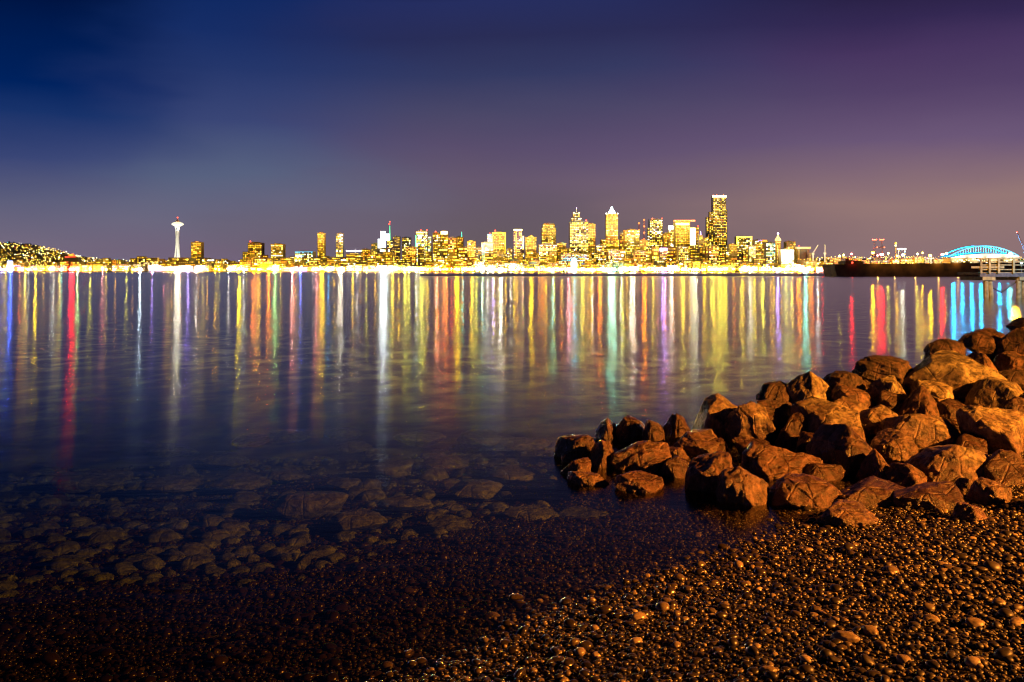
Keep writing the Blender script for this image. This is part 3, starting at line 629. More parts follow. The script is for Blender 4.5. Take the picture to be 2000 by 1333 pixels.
for nm, Y, wall, pal, boxes, lab in TW:
    cx = wx((boxes[0][0] + boxes[0][1]) / 2, Y); zb = float(far_z(np.array([cx]), np.array([Y]))[0]) - 4
    root = empty(nm, (cx, Y, zb), lab, 'building' if nm == 'office_building' else 'tower', 'lit downtown buildings')
    w_ = MB(); tot = 0; OV = {}
    area = [(b[1] - b[0]) * (524 - b[2]) for b in boxes]
    for i, (x0, x1, t) in enumerate(boxes):
        yf = Y + i * 5.3; X0, X1, Z1 = wx(x0, Y), wx(x1, Y), wz(t, Y); dp = max(18, (X1 - X0) * 0.8)
        w_.box(X0 - cx, X1 - cx, yf - Y, yf - Y + dp, 0 - i * .3, Z1 - zb)
        # roof parapet / plant room
        if i == 0:
            r_ = MB(); ww = X1 - X0
            r_.box(X0 - cx - .6, X1 - cx + .6, yf - Y - .6, yf - Y + dp + .6, Z1 - zb - 0.2, Z1 - zb + 1.6)
            if ww > 20 and t > 400: r_.box(X0 - cx + ww * .25, X1 - cx - ww * .3, yf - Y + 4, yf - Y + dp - 4, Z1 - zb + 1.6, Z1 - zb + 5)
            r_.build('roof', WALL['gold' if wall in ('gold', 'tan') else 'grey'], root)
        hz = min(wz(524, Y), Z1 - 5)
        if i > 0 and boxes[i][0] >= boxes[0][0] and boxes[i][1] <= boxes[0][1]: hz = wz(boxes[0][2], Y) + 2  # stepped part seen only above the base
        if i > 0 and boxes[i][2] > boxes[0][2] and boxes[i][0] < boxes[0][0] and boxes[i][1] > boxes[0][1]: pass
        dens = 0.86 if t < 470 else 0.78
        tot += windows(root, cx, Y, X0 + .8, X1 - .8, yf - 0.3, hz - zb, Z1 - zb - 1.5, 7.6, 6.8, pal, dens, max(4, int(96 * area[i] / sum(area))), OV)
    overflow(root, OV)
    w_.build('wall', WALL[wall], root)

def part_box(parent, name, px0, px1, py0, py1, Y, d, mat):
    p = parent.location; m = MB().box(wx(px0, Y) - p.x, wx(px1, Y) - p.x, Y - p.y, Y + d - p.y, wz(py1, Y) - p.z, wz(py0, Y) - p.z); return m.build(name, mat, parent)
roots = {o['label']: o for o in SC.objects if o.parent is None and 'label' in o}
def R_(s):
    for k, o in roots.items():
        if s in k: return o
    raise KeyError(s)
E_RED = emat('beacon_red', (1, .05, .02), 6, 'FRONT_BACK'); E_GRN = emat('green_glow', (.1, 1, .35), 2.2); E_TURQ = emat('turquoise_glow', (.02, 1, .55), 1.6)
E_WHT = emat('cool_white_glow', (.85, .97, 1), 9, 'FRONT_BACK'); E_LAV = emat('lavender_glow', (.6, .4, 1), 6, 'FRONT_BACK'); E_CY = emat('cyan_glow', (.0, .30, .55), 1.6); E_CYL = emat('pale_cyan_glow', (.05, .5, .75), 1.5)
E_WARM = emat('warm_rim_glow', (1, .75, .3), 5); E_ORR = emat('orange_red_glow', (1, .16, .03), 3)
M_STEEL = pmat('dark_steel', (0.10, 0.08, 0.07), 0.5, 0.3, 0.3, 0.5); M_WHITE = pmat('painted_white', (0.8, 0.8, 0.77), 0.5, 0, 0.05, 0.2); M_REDSTEEL = pmat('red_crane_steel', (0.32, 0.07, 0.05), 0.5, 0, 0.3, 0.3)
def beacon(parent, px, py, Y, r=2.2, mat=None, name='roof_lamp'):
    V, T = ICO[1]; p = parent.location; o = link(name, mesh_np(name, V * r, T), mat or E_RED, parent); o.location = (wx(px, Y) - p.x, Y - 1 - p.y, wz(py, Y) - p.z); return o
def mast(parent, px, y0, y1, Y, r, mat, name='antenna'):
    p = parent.location; return MB().bar((wx(px, Y) - p.x, Y + 6 - p.y, wz(y0, Y) - p.z), (wx(px, Y) - p.x, Y + 6 - p.y, wz(y1, Y) - p.z), r, 6, r * .4).build(name, mat, parent)
beacon(R_('lower left shoulder'), 489, 472, 3950, 3.2)
o = R_('teal lit roofline'); part_box(o, 'lit_roof_edge', 576, 611, 491.5, 493, 3799, 2, E_CY)
part_box(R_('thin white lit roof edge'), 'lit_roof_edge', 676, 706, 489.5, 491, 3849, 30, E_WHT); mast(R_('thin white lit roof edge'), 694, 497, 486, 3850, 1.2, M_WHITE)
o = R_('thin green lit mast'); mast(o, 761, 470, 441, 4045, 2.6, E_GRN); beacon(o, 760.5, 438, 4051, 3.4); beacon(o, 761.5, 433.5, 4051, 2.8)
o = R_('green edged white'); beacon(o, 822, 450, 3950, 2.8); beacon(o, 834, 450, 3950, 2.8); part_box(o, 'green_edge_light', 811, 813, 460, 505, 3948, 3, E_GRN)
beacon(R_('red lamp right of the green'), 851, 453, 4000, 3.4)
part_box(R_('glowing gold crown'), 'lit_crown', 861, 874, 452, 458, 4048, 8, E_WARM)
o = R_('turquoise spike'); mast(o, 901.5, 466, 453, 3998, 3.0, E_TURQ)
o = R_('small cyan roof sign'); part_box(o, 'roof_sign', 952, 960, 457.5, 461, 3898, 3, E_CYL); beacon(o, 957, 456, 3900, 2)
o = R_('broad gold outlined'); beacon(o, 967, 451, 3950, 3.6)
for a in ((961, 963.5, 455, 490), (985.5, 988, 455, 495), (961, 988, 454, 457)): part_box(o, 'outline_light', *a, 3948, 2, GM['gold'])
o = R_('purple brown tower')
for a in ((1007, 1009, 452, 500), (1021, 1023, 462, 486), (1003, 1020, 448, 451)): part_box(o, 'outline_light', *a, 3898, 2, GM['pale'] if a[1] > 1010 else GM['orange'])
o = R_('triangular gable'); p = o.location; MB().prism([(wx(1031, 3900) - p.x, wz(464, 3900) - p.z), (wx(1045, 3900) - p.x, wz(464, 3900) - p.z), (wx(1038, 3900) - p.x, wz(459, 3900) - p.z)], 0, 15).build('gable', WALL['gold'], o)
o = R_('rounded shoulders'); p = o.location
arc = [(wx(1072 + 12 * math.cos(a), 4050) - p.x, wz(439 - 3.5 * math.sin(a), 4050) - p.z) for a in [math.pi * i / 10 for i in range(11)]]
MB().prism(arc, 0, 25).build('rounded_roof', WALL['brown'], o)
o = R_('thin antenna'); mast(o, 1126, 416, 405, 3962, 1.6, M_WHITE); beacon(o, 1121, 416, 3960, 3, GM['pale']); beacon(o, 1131, 416, 3960, 3, GM['pale']); beacon(o, 1145, 431, 3950, 3.2); beacon(o, 1126, 407, 3966, 1.6, E_LAV)
o = R_('white pyramid crown'); p = o.location; X = lambda q: wx(q, 4000) - p.x; Z = lambda q: wz(q, 4000) - p.z
m = MB(); bw = 7.2 * 4000 / F; b0 = len(m.V); cxx = X(1195.5); cy = 16
for (hw, zz) in ((bw, Z(418)), (bw * .82, Z(414)), (bw * .32, Z(408)), (bw * .28, Z(405)), (1.0, Z(403.5))):
    m.V += [(cxx - hw, cy - hw, zz), (cxx + hw, cy - hw, zz), (cxx + hw, cy + hw, zz), (cxx - hw, cy + hw, zz)]
for k in range(4):
    for i in range(4): j = (i + 1) % 4; m.F.append((k * 4 + i, k * 4 + j, k * 4 + 4 + j, k * 4 + 4 + i))
m.F.append((16, 17, 18, 19)); m.build('pyramid_crown', emat('crown_glow', (.72, .98, 1), 7, 'FRONT_BACK'), o)
beacon(o, 1184, 417.5, 4000, 3, GM['white']); beacon(o, 1206.5, 417.5, 4000, 2.6, GM['white'])
o = R_('red lamps on its corners'); beacon(o, 1274, 427.5, 4050, 3.2); beacon(o, 1293, 427, 4050, 2.6)
o = R_('glowing white cap'); part_box(o, 'lit_cap', 1306, 1320, 441.5, 448, 4018, 10, GM['white'])
o = R_('orange red roof line'); part_box(o, 'red_roof_light', 1317, 1358, 430, 433, 3951, 20, E_ORR); part_box(o, 'white_light_panel', 1347, 1358, 446, 479, 3953, 2, GM['white']); part_box(o, 'white_band', 1320, 1346, 436, 440, 3948, 2, GM['pale']); beacon(o, 1363, 442, 3950, 2.6)
o = R_('lavender tip'); mast(o, 1369, 461, 452, 3898, 2.6, E_LAV)
o = R_('tallest dark skyscraper'); part_box(o, 'lit_rim', 1391.5, 1419, 382, 386, 4098, 3, E_WARM)
for a in ((1400, 381), (1413, 380.5), (1393, 381.5)): beacon(o, a[0], a[1], 4100, 1.8, E_ORR)
o = R_('square framed tower')
for a in ((1439, 1469, 462, 464), (1439, 1441, 462, 480), (1467, 1469, 462, 480)): part_box(o, 'outline_light', *a, 3997, 2, GM['warm'])
o = R_('purple and red roof'); part_box(o, 'roof_light', 1481, 1489, 469, 471, 3898, 3, GM['purple']); part_box(o, 'roof_light', 1490, 1498, 469, 471, 3898, 3, GM['orange'])
o = R_('lavender white glow'); part_box(o, 'lit_top', 1289, 1303, 485, 490, 3758, 6, E_LAV)
part_box(R_('bright white floodlit'), 'lit_facade', 1529, 1548, 490, 502, 3698, 2, GM['white'])
# small domed tower
Y = 3800; cx = wx(1519.5, Y); zb = float(far_z(np.array([cx]), np.array([Y]))[0]) - 3
o = empty('domed_tower', (cx, Y, zb), 'small cream tower with a pointed dome and lavender ball on top', 'tower')
h0 = wz(471, Y) - zb; u = Y / F
MB().box(-4.4 * u, 4.4 * u, -4.4 * u, 4.4 * u, 0, h0).build('wall', WALL['gold'], o)
MB().lathe([(6.2 * u, h0), (6.2 * u, h0 + 3 * u), (4.6 * u, h0 + 5.5 * u), (2.2 * u, h0 + 9 * u), (.8 * u, h0 + 13 * u)], 0, 0, 8).build('dome', emat('dome_glow', (1, .75, .25), 1.1), o)
beacon(o, 1519.5, 456.5, Y, 4.2, E_LAV, 'finial'); windows(o, cx, Y, cx - 7, cx + 7, Y - 4.4 * u, 10, h0 - 3, 5, 7, 'warm', .9, 40)
# two red light masts
for px, ys, t0, lab in ((1248, (436.5, 450), 436, 'red lit lattice mast, shorter of the two by the dark corner lamp tower'), (1258, (430, 442.5, 455, 468), 429, 'red lit lattice mast, taller of the two with stacked red lamps')):
    Y = 3990; x = wx(px, Y); zb = float(far_z(np.array([x]), np.array([Y]))[0]); o = empty('radio_mast', (x, Y, zb), lab, 'mast', 'red lit masts')
    hh = wz(t0, Y) - zb; m = MB(); w = 2.4
    for sx, sy in ((-w, -w), (w, -w), (w, w), (-w, w)): m.bar((sx, sy, 0), (sx * .6, sy * .6, hh), .5, 4)
    for k in range(int(hh // 8)): m.bar((-w, -w, k * 8), (w, -w, k * 8 + 8), .3, 4); m.bar((w, -w, k * 8), (-w, -w, k * 8 + 8), .3, 4)
    m.build('lattice', M_REDSTEEL, o)
    for y in ys: beacon(o, px, y, Y - 4, 4.2, E_ORR, 'warning_lamp')
# white slabs, the floodlight on them put in as a glowing facade
Y = 3900; cx = wx(748, Y); zb = float(far_z(np.array([cx]), np.array([Y]))[0]) - 3
o = empty('floodlit_tower', (cx, Y, zb), 'three stepped white slabs glowing cold white, brightest block of the left city', 'tower')
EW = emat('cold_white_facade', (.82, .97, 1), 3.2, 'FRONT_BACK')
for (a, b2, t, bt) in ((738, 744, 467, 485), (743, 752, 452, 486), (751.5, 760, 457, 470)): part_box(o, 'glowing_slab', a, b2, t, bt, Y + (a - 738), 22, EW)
part_box(o, 'wall', 737, 762, 484, 520, Y + 4, 40, WALL['grey']); windows(o, cx, Y, wx(738, Y), wx(761, Y), Y + 3.6, wz(518, Y) - zb, wz(486, Y) - zb, 8, 7, 'white', .8, 20)

# space-age needle tower
Y = 4200; cx = wx(347, Y); u = Y / F; zb = wz(524, Y); o = empty('needle_tower', (cx, Y, zb), 'tall white floodlit needle tower with a flat saucer top and red tip', 'tower')
zz = lambda py: wz(py, Y) - zb
prof = [(524, 13.5), (505, 8.6), (490, 6.0), (474, 4.4), (462, 4.3), (450, 5.4), (443, 7.2)]
for k in range(3):
    m = MB(); a = math.radians(90 + 120 * k)
    for da in (-.16, .16):
        pts = [(r * u * .62 * math.cos(a + da), r * u * .62 * math.sin(a + da), zz(py)) for py, r in prof]; m.path(pts, 2.7, 6)
    m.build('leg', M_WHITE, o)
MB().bar((0, 0, 0), (0, 0, zz(443)), 5.0, 10).build('core', M_WHITE, o)
EN = emat('saucer_glow', (1, .90, .60), 1.3, 'FRONT_BACK')
MB().lathe([(2 * u, zz(444.5)), (6.5 * u, zz(442)), (11 * u, zz(439.5)), (11.6 * u, zz(438)), (9 * u, zz(435.6)), (5.2 * u, zz(434.6))], 0, 0, 28).build('saucer', EN, o)
MB().lathe([(5.2 * u, zz(434.8)), (4.6 * u, zz(432)), (2.4 * u, zz(431)), (1.2 * u, zz(429))], 0, 0, 20).build('crown', M_WHITE, o)
MB().bar((0, 0, zz(431)), (0, 0, zz(424.5)), 1.6, 6, .5).build('spire', M_REDSTEEL, o); beacon(o, 347, 425.5, Y, 3.2, E_RED, 'warning_lamp')
for dx in (-45, 45): spot('needle_floodlight', (cx + dx, Y - 130, zb + 35), (cx, Y, zb + 110), (1, .93, .72), 6.5e5, 60, .5, 1.0)
for dx in (0,): spot('crown_floodlight', (cx, Y - 60, zz(444) + zb - 60), (cx, Y, zz(433) + zb), (.9, 1, 1), 3.5e5, 40, .5, 1.0)

# ---------------------------------------------------------------- low and mid-rise city rows (things of their own)
LM = [(5, 'the blue white pier lamp'), (137, 'the red rooftop glow'), (347, 'the white needle tower'), (383, 'the squat gold tower'), (495, 'the left shoulder tower'), (541, 'the pale topped gold block'), (593, 'the teal roofed block'), (627, 'the brown slim tower'), (663, 'the pale slim tower'),
 (748, 'the cold white slabs'), (803, 'the dark brown block'), (868, 'the gold crowned tower'), (901, 'the turquoise spike'), (974, 'the gold outlined tower'), (1013, 'the purple tower'), (1038, 'the gabled gold tower'), (1072, 'the round shouldered tower'), (1131, 'the antenna tower'),
 (1195, 'the pyramid crowned tower'), (1252, 'the red masts'), (1281, 'the corner lamp tower'), (1339, 'the red topped tower'), (1403, 'the tallest skyscraper'), (1454, 'the square framed tower'), (1519, 'the domed tower'), (1600, 'the pale crane booms'), (1715, 'the twin red cranes'), (1758, 'the white gantry crane'), (1860, 'the blue arched stadium')]
ORD = ['first', 'second', 'third', 'fourth', 'fifth', 'sixth', 'seventh', 'eighth', 'ninth', 'tenth', 'eleventh', 'twelfth', 'thirteenth', 'fourteenth', 'fifteenth', 'sixteenth', 'seventeenth', 'eighteenth', 'nineteenth', 'twentieth']
ORD += [f'{t}-{u}' if u else t2 for t, t2 in (('twenty', 'twentieth'), ('thirty', 'thirtieth'), ('forty', 'fortieth')) for u in ORD[:9]]
cnt = {}
def place(px, what):
    """wording that counts things of one kind away from the landmark on their left, in left to right order"""
    k = max([i for i, (x, _) in enumerate(LM) if x <= px] or [0]); key = (what, k); cnt[key] = cnt.get(key, 0) + 1
    return f"{ORD[min(cnt[key] - 1, len(ORD) - 1)]} {what} right of {LM[k][1]}"
def envelope(px):
    return float(np.interp(px, [0, 60, 120, 165, 230, 300, 480, 560, 620, 700, 760, 820, 900, 1000, 1100, 1300, 1450, 1560, 1600, 1660, 1760, 1850, 2000], [484, 487, 499, 506, 505, 501, 501, 500, 502, 497, 492, 482, 484, 490, 488, 482, 486, 490, 502, 506, 504, 505, 508]))
rows = [('waterfront_shed', 'waterfront shed', 3500, (518, 526), (14, 34), 'sheds and shops along the waterfront', -20, 1632),
        ('shop_building', 'low shopfront', 3590, (511, 520), (13, 26), 'low buildings behind the waterfront', -10, 2010),
        ('apartment_block', 'mid height block', 3700, (502, 514), (12, 24), 'mid height blocks on the slope', 150, 2010),
        ('hillside_block', 'upper block', 3830, None, (10, 20), 'upper blocks under the skyline', 200, 2010)]
tones_w = {'tan': 'tan', 'brown': 'brown', 'grey': 'grey', 'gold': 'gold lit', 'dark': 'dark'}
for nm, word, Y, tr_, wr_, grp, p0, p1 in rows:
    px = p0
    while px < p1:
        w = rnd.uniform(*wr_); 
        if rnd.random() < (0.12 if Y < 3800 else .25): px += rnd.uniform(4, 12); continue
        top = rnd.uniform(*tr_) if tr_ else envelope(px + w / 2) + rnd.uniform(-2, 10)
        if Y == 3700: top = max(top, envelope(px + w / 2) + 3)
        if nm == 'shop_building' and px > 1620: top = rnd.uniform(503, 511)
        YY = Y + rnd.uniform(2, 34); wall = rnd.choice(['tan', 'tan', 'brown', 'grey', 'gold', 'gold', 'dark'])
        X0, X1, Z1 = wx(px, YY), wx(px + w, YY), wz(top, YY); cx = (X0 + X1) / 2; zb = float(far_z(np.array([cx]), np.array([YY]))[0]) - 1.5
        if Z1 - zb < 7: Z1 = zb + rnd.uniform(8, 14)
        lab = place(px + w / 2, f"{tones_w[wall]} {word}")
        root = empty(nm, (cx, YY, zb), lab, 'building', grp)
        hw, hh, dp = (X1 - X0) / 2, Z1 - zb, rnd.uniform(16, 28)
        MB().box(-hw, hw, 0, dp, 0, hh).build('wall', WALL[wall], root)
        if nm == 'waterfront_shed' and rnd.random() < .6:
            MB().prism([(-hw - 1, hh + .02), (hw + 1, hh + .02), (hw * .15, hh + rnd.uniform(2, 4.5))], -.8, dp + .8).build('roof', WALL[rnd.choice(['brown', 'grey', 'dark'])], root)
        else: MB().box(-hw - .5, hw + .5, -.5, dp + .5, hh, hh + 1.2).build('roof', WALL[rnd.choice(['brown', 'grey', 'gold'])], root)
        pal = rnd.choice(['warm', 'warm', 'gold', 'pale', 'mixed', 'orange', 'gold'])
        if nm == 'waterfront_shed': pal = rnd.choice(['gold', 'warm', 'mixed', 'orange']); 
        if nm == 'waterfront_shed' and 610 < px < 700: pal = 'cool'
        if nm == 'waterfront_shed' and 1010 < px < 1150: pal = 'blue'
        windows(root, cx, YY, X0 + .6, X1 - .6, YY - .2, 1.5, hh - 1.0, 8.5, 6.5, pal, 0.84, 22)
        px += w + rnd.uniform(0.5, 3.5)
# hillside houses on the left
n = 0
hs = sorted([(rnd.uniform(-10, 235), rnd.uniform(3640, 4330)) for _ in range(120)])
for px, Y in hs:
    x = wx(px, Y); zb = float(far_z(np.array([x]), np.array([Y]))[0]) - 1
    lv = 'lower' if Y < 3870 else ('middle' if Y < 4100 else 'upper'); wall = rnd.choice(['tan', 'brown', 'gold', 'grey'])
    root = empty('house', (x, Y, zb), place(px, f"{tones_w[wall]} house on the {lv} left hillside"), 'house', 'houses on the left hillside')
    hw, hh = rnd.uniform(6, 11), rnd.uniform(7, 12)
    MB().box(-hw, hw, 0, 12, 0, hh).build('wall', WALL[wall], root)
    MB().prism([(-hw - 1, hh + .02), (hw + 1, hh + .02), (0, hh + 4)], -1, 13).build('roof', WALL['brown'], root)
    for k in range(rnd.randint(2, 3)): win(root, rnd.uniform(-hw * .7, hw * .7), -.2, rnd.uniform(.3, .85) * hh, rnd.uniform(2, 4.4), .8, rnd.uniform(1.6, 3.0), rnd.choice(['warm', 'pale', 'gold', 'warm', 'gold', 'dim', 'orange']))

# street lamps that light the facades
lampc = (1.0, 0.66, 0.08)
headm = {}
def street_lamp(px, Y, h, r, mat, power, col, lab, name='street_lamp', grp='street lamps of the far city', y_over=None):
    x = wx(px, Y); zb = float(far_z(np.array([x]), np.array([Y]))[0]) if Y > 3490 else 3.0
    root = empty(name, (x, Y, zb), lab, 'street lamp', grp)
    MB().bar((0, 0, 0), (0, 0, h), .5, 5, .3).build('pole', M_STEEL, root)
    V, T = ICO[1]; key = (mat.name, round(r, 1))
    if key not in headm: headm[key] = mesh_np('lamp_head', V * r, T); headm[key].materials.append(mat)
    o = link('lamp_head', headm[key], None, root); o.location = (0, 0, h + r * .8)
    if power: point('street_lamp_light', (0, -2 - r, h + r), col, power, 1.0, root)
    return root
E_SL = emat('sodium_lamp', (1, .66, .2), 14, 'FRONT_BACK')
for row, (Y, n, h, pw) in enumerate(((3560, 26, 17, 4.5e4), (3665, 22, 24, 9e4), (3790, 18, 34, 1.8e5))):
    for i in range(n):
        px = -10 + (i + rnd.uniform(.2, .8)) * (1650 if row == 2 else 2000) / n
        street_lamp(px, Y + rnd.uniform(-8, 8), h, rnd.uniform(1.8, 3.0), E_SL, pw, lampc, place(px, ('amber street lamp behind the sheds', 'amber street lamp on the middle street', 'tall amber lamp on the upper street')[row]))

# countless small lights of streets and windows
n = 4200; px = RG.uniform(-60, 2060, n); Yy = 3495 + RG.beta(1.0, 1.6, n) * 900
px[:420] = RG.uniform(-40, 250, 420) * 1.0; Yy[:420] = RG.uniform(3600, 4380, 420)
X = (px - HX) / F * Yy; Z = far_z(X, Yy) + RG.uniform(3, 11, n) + (Yy > 3700) * (px > 250) * RG.uniform(0, 12, n)
px[1120:2000] = RG.uniform(180, 1640, 880); Yy[1120:2000] = RG.uniform(3620, 4400, 880)
px[420:1120] = RG.uniform(1600, 2040, 700); Yy[420:1120] = RG.uniform(3600, 4500, 700); X = (px - HX) / F * Yy; Z = far_z(X, Yy) + RG.uniform(3, 16, n); k = px < 3000; px[2000:2500] = RG.uniform(-40, 230, 500); Yy[2000:2500] = RG.uniform(3550, 4380, 500); X = (px - HX) / F * Yy; Z = far_z(X, Yy) + RG.uniform(3, 14, n)
X, Yy, Z = X[k], Yy[k], Z[k]; n = len(X)
V, T = ICO[0]; P = V[None] * RG.uniform(0.6, 1.9, n)[:, None, None] + np.stack([X, Yy, Z], -1)[:, None, :]
TT = (T[None] + (np.arange(n) * 12)[:, None, None]).reshape(-1, 3)
keys = ['warm', 'pale', 'gold', 'white', 'orange', 'red', 'cyan', 'green']; mi = RG.choice(len(keys), n, p=[.38, .24, .2, .07, .07, .015, .015, .01])
cl_ = link('city_lights', mesh_np('city_lights', P.reshape(-1, 3), TT, False, np.repeat(mi, len(T))), [emat('speck_' + q, GLOW[q][0], min(9, GLOW[q][1] * 1.5)) for q in keys]); tag(cl_, kind='stuff')

# ---------------------------------------------------------------- strong coloured waterfront lights that draw the long streaks
C = {'white': (1, .90, .62), 'cool': (.75, .93, 1), 'blue': (.06, .13, 1), 'yellow': (1, .60, .002), 'gold': (1, .46, .002), 'orange': (1, .16, .001), 'red': (1, .008, .008), 'green': (.35, 1, .25), 'pink': (1, .26, .22), 'lavender': (.36, .24, 1), 'cyan': (.01, .5, 1), 'aqua': (.22, 1, .72), 'lime': (1, .84, .05)}
ST = [(3,'lavender',3,.5),(11,'yellow',3,.5),(20,'blue',8,1.6),(38,'orange',3,.5),(50,'gold',3,.4),(69,'yellow',6,1.4),(85,'gold',3,.25),(104,'cool',4,.35),(120,'aqua',3,.3),(140,'red',11,2.6),(151,'green',4,1.3),(176,'lime',4,.6),(200,'pink',4,.7),(225,'gold',3,.3),(247,'lime',4,.4),(273,'cool',6,.9),(297,'lavender',5,.6),(320,'pink',3,.4),
 (335,'gold',3,.3),(347,'white',15,1.2),(367,'lavender',5,1.3),(383,'white',4,.9),(405,'gold',3,.4),(421,'gold',4,.8),(446,'white',4,.5),(467,'yellow',7,1.9),(476,'cool',3,.7),(495,'orange',8,1.0),(505,'gold',6,1.0),(525,'orange',6,1.6),(537,'green',6,1.0),(548,'gold',3,.4),(571,'pink',6,1.7),(587,'blue',5,.7),(618,'pink',5,1.2),(629,'yellow',8,1.4),(641,'cyan',4,.5),
 (652,'gold',4,.5),(665,'white',10,.9),(689,'gold',5,.8),(698,'white',4,.5),(716,'lime',4,.5),(733,'gold',4,.4),(750,'cool',16,1.5),(768,'gold',5,.5),(791,'lime',6,.8),(813,'cool',4,.7),(824,'lime',10,.9),(853,'pink',6,1.5),(868,'orange',9,.8),(882,'red',3,.4),(893,'yellow',9,2.0),(904,'aqua',4,.7),(921,'gold',6,.9),(931,'lime',4,.8),(942,'aqua',5,.9),(952,'white',5,.8),(963,'lavender',5,1.3),(978,'white',9,1.7),
 (998,'white',3,.6),(1010,'gold',5,.6),(1021,'pink',4,.5),(1037,'yellow',7,1.4),(1052,'gold',4,.5),(1066,'gold',6,.7),(1080,'aqua',6,.9),(1098,'lime',4,.4),(1111,'pink',6,2.0),(1120,'cyan',7,2.6),(1138,'lime',9,.8),(1149,'gold',4,.5),(1157,'white',4,1.0),(1171,'orange',8,1.8),(1195,'aqua',16,1.5),(1213,'white',4,1.1),(1224,'gold',5,.5),(1236,'white',11,1.3),(1258,'orange',10,2.0),(1275,'lime',4,.5),(1284,'pink',3,.5),
 (1297,'lavender',10,2.2),(1312,'white',9,.9),(1334,'lime',8,.6),(1347,'gold',5,.5),(1360,'white',8,.6),(1374,'gold',4,.4),(1392,'lime',10,1.0),(1406,'lime',10,1.1),(1417,'lime',7,.7),(1432,'gold',4,.6),(1448,'lime',8,.6),(1465,'white',6,.9),(1473,'lime',5,.6),(1490,'lime',7,.5),(1505,'gold',4,.4),(1519,'lavender',7,1.3),(1535,'lime',7,.7),(1547,'lime',5,.6),(1559,'orange',7,1.6),(1574,'aqua',8,1.4),(1586,'orange',7,1.0),(1597,'cool',4,.8),(1606,'red',3,.5),(1612,'cool',5,1.5),(1623,'yellow',7,1.7)]
ST2 = [(1640,'lime',3,.4),(1648,'lime',3,.4),(1663,'red',5,1.1),(1705,'gold',6,1.2),(1714,'red',4,.8),(1722,'red',8,1.7),(1735,'lime',3,.5),(1752,'gold',4,.8),(1763,'white',5,.9),(1792,'lime',4,.5),(1802,'gold',4,.9),(1817,'yellow',6,1.7),(1841,'red',7,1.9),(1849,'lime',4,.7),(1868,'cool',5,1.4),(1905,'lavender',4,.5),(1973,'aqua',8,1.6)]
xf = 766
while xf < 1628:   # golden lamps added under downtown to gild the reflections
    ST.append((xf, rnd.choice(['gold', 'yellow', 'gold', 'lime', 'orange']), rnd.choice([2.5, 3, 4, 5]), rnd.uniform(.5, 1.7))); xf += rnd.uniform(13, 24)
xf = 8
while xf < 760:  # dim lamps added to warm the reflections on the left
    ST.append((xf, rnd.choice(['gold', 'lime', 'gold', 'white', 'orange']), rnd.choice([2.5, 3, 4]), rnd.uniform(.08, .22))); xf += rnd.uniform(30, 60)
ST.sort()
SK = 80.0
emc = {}
for i, (px, c, w, s) in enumerate(ST + ST2):
    Y = 3488.5
    s *= .42 if px > 1632 else 1
    strength = 24 * s * SK * (5.0 / max(w, 5.0)) ** .15; key = (c, round(strength))
    if key not in emc: emc[key] = emat(f'lamp_{c}', C[c], strength, 'FRONT_BACK')
    cw = {'cool': 'cold white', 'aqua': 'pale aqua', 'lime': 'pale lime', 'gold': 'amber', 'white': 'warm white'}.get(c, c)
    x = wx(px, Y); u = Y / F
    zt = 7.0 + (i * 37 % 11) * .35 if px < 1632 else 58 + (i * 37 % 7) * 2
    if w <= 5:
        root = empty('pier_lamp', (x, Y, 3.0), place(px, f"{cw} pier lamp"), 'lamp', 'coloured lamps along the far waterfront')
        MB().bar((0, 0, 0), (0, 0, zt - 3), .45, 5, .3).build('pole', M_STEEL, root)
        r = w * u * .42; V, T = ICO[1]; o = link('lamp_head', mesh_np('lamp_head', V * np.array([r, min(r, 2), 3.2]), T), emc[key], root); o.location = (0, 0, zt)
    else:
        root = empty('floodlight_board', (x, Y, 3.0), place(px, f"wide {cw} floodlight board"), 'floodlight', 'coloured floodlight boards along the far waterfront')
        hw = w * u * .42
        m = MB(); m.bar((-hw * .7, .8, 0), (-hw * .7, .8, zt - 3.5), .4, 5); m.bar((hw * .7, .8, 0), (hw * .7, .8, zt - 3.5), .4, 5); m.build('frame', M_STEEL, root)
        MB().box(-hw, hw, -.6, .6, zt - 3.0, zt + 2.6).build('lamp_panel', emc[key], root)

# red rooftop glow building on the left hill
Y = 3900; o = empty('sign_building', (wx(138, Y), Y, wz(512, Y)), 'building with a red glowing rooftop dome at the end of the left hill', 'building')
part_box(o, 'wall', 126, 152, 503, 514, Y, 30, WALL['dark']); p = o.location
m = MB().lathe([(6.5 * Y / F, 0), (5.8 * Y / F, 3 * Y / F), (3.5 * Y / F, 5.5 * Y / F), (.8 * Y / F, 7 * Y / F)], 0, 0, 16).build('red_dome', emat('red_sign', (1, .04, .015), 2.2, 'FRONT_BACK'), o); m.location = (0, 14, wz(503, Y) - p.z)
part_box(o, 'lit_sign', 134, 143, 497, 500, Y - 3, 2, GM['orange']); part_box(o, 'sign_band', 127, 134, 501, 504, Y - 2, 2, GM['red'])
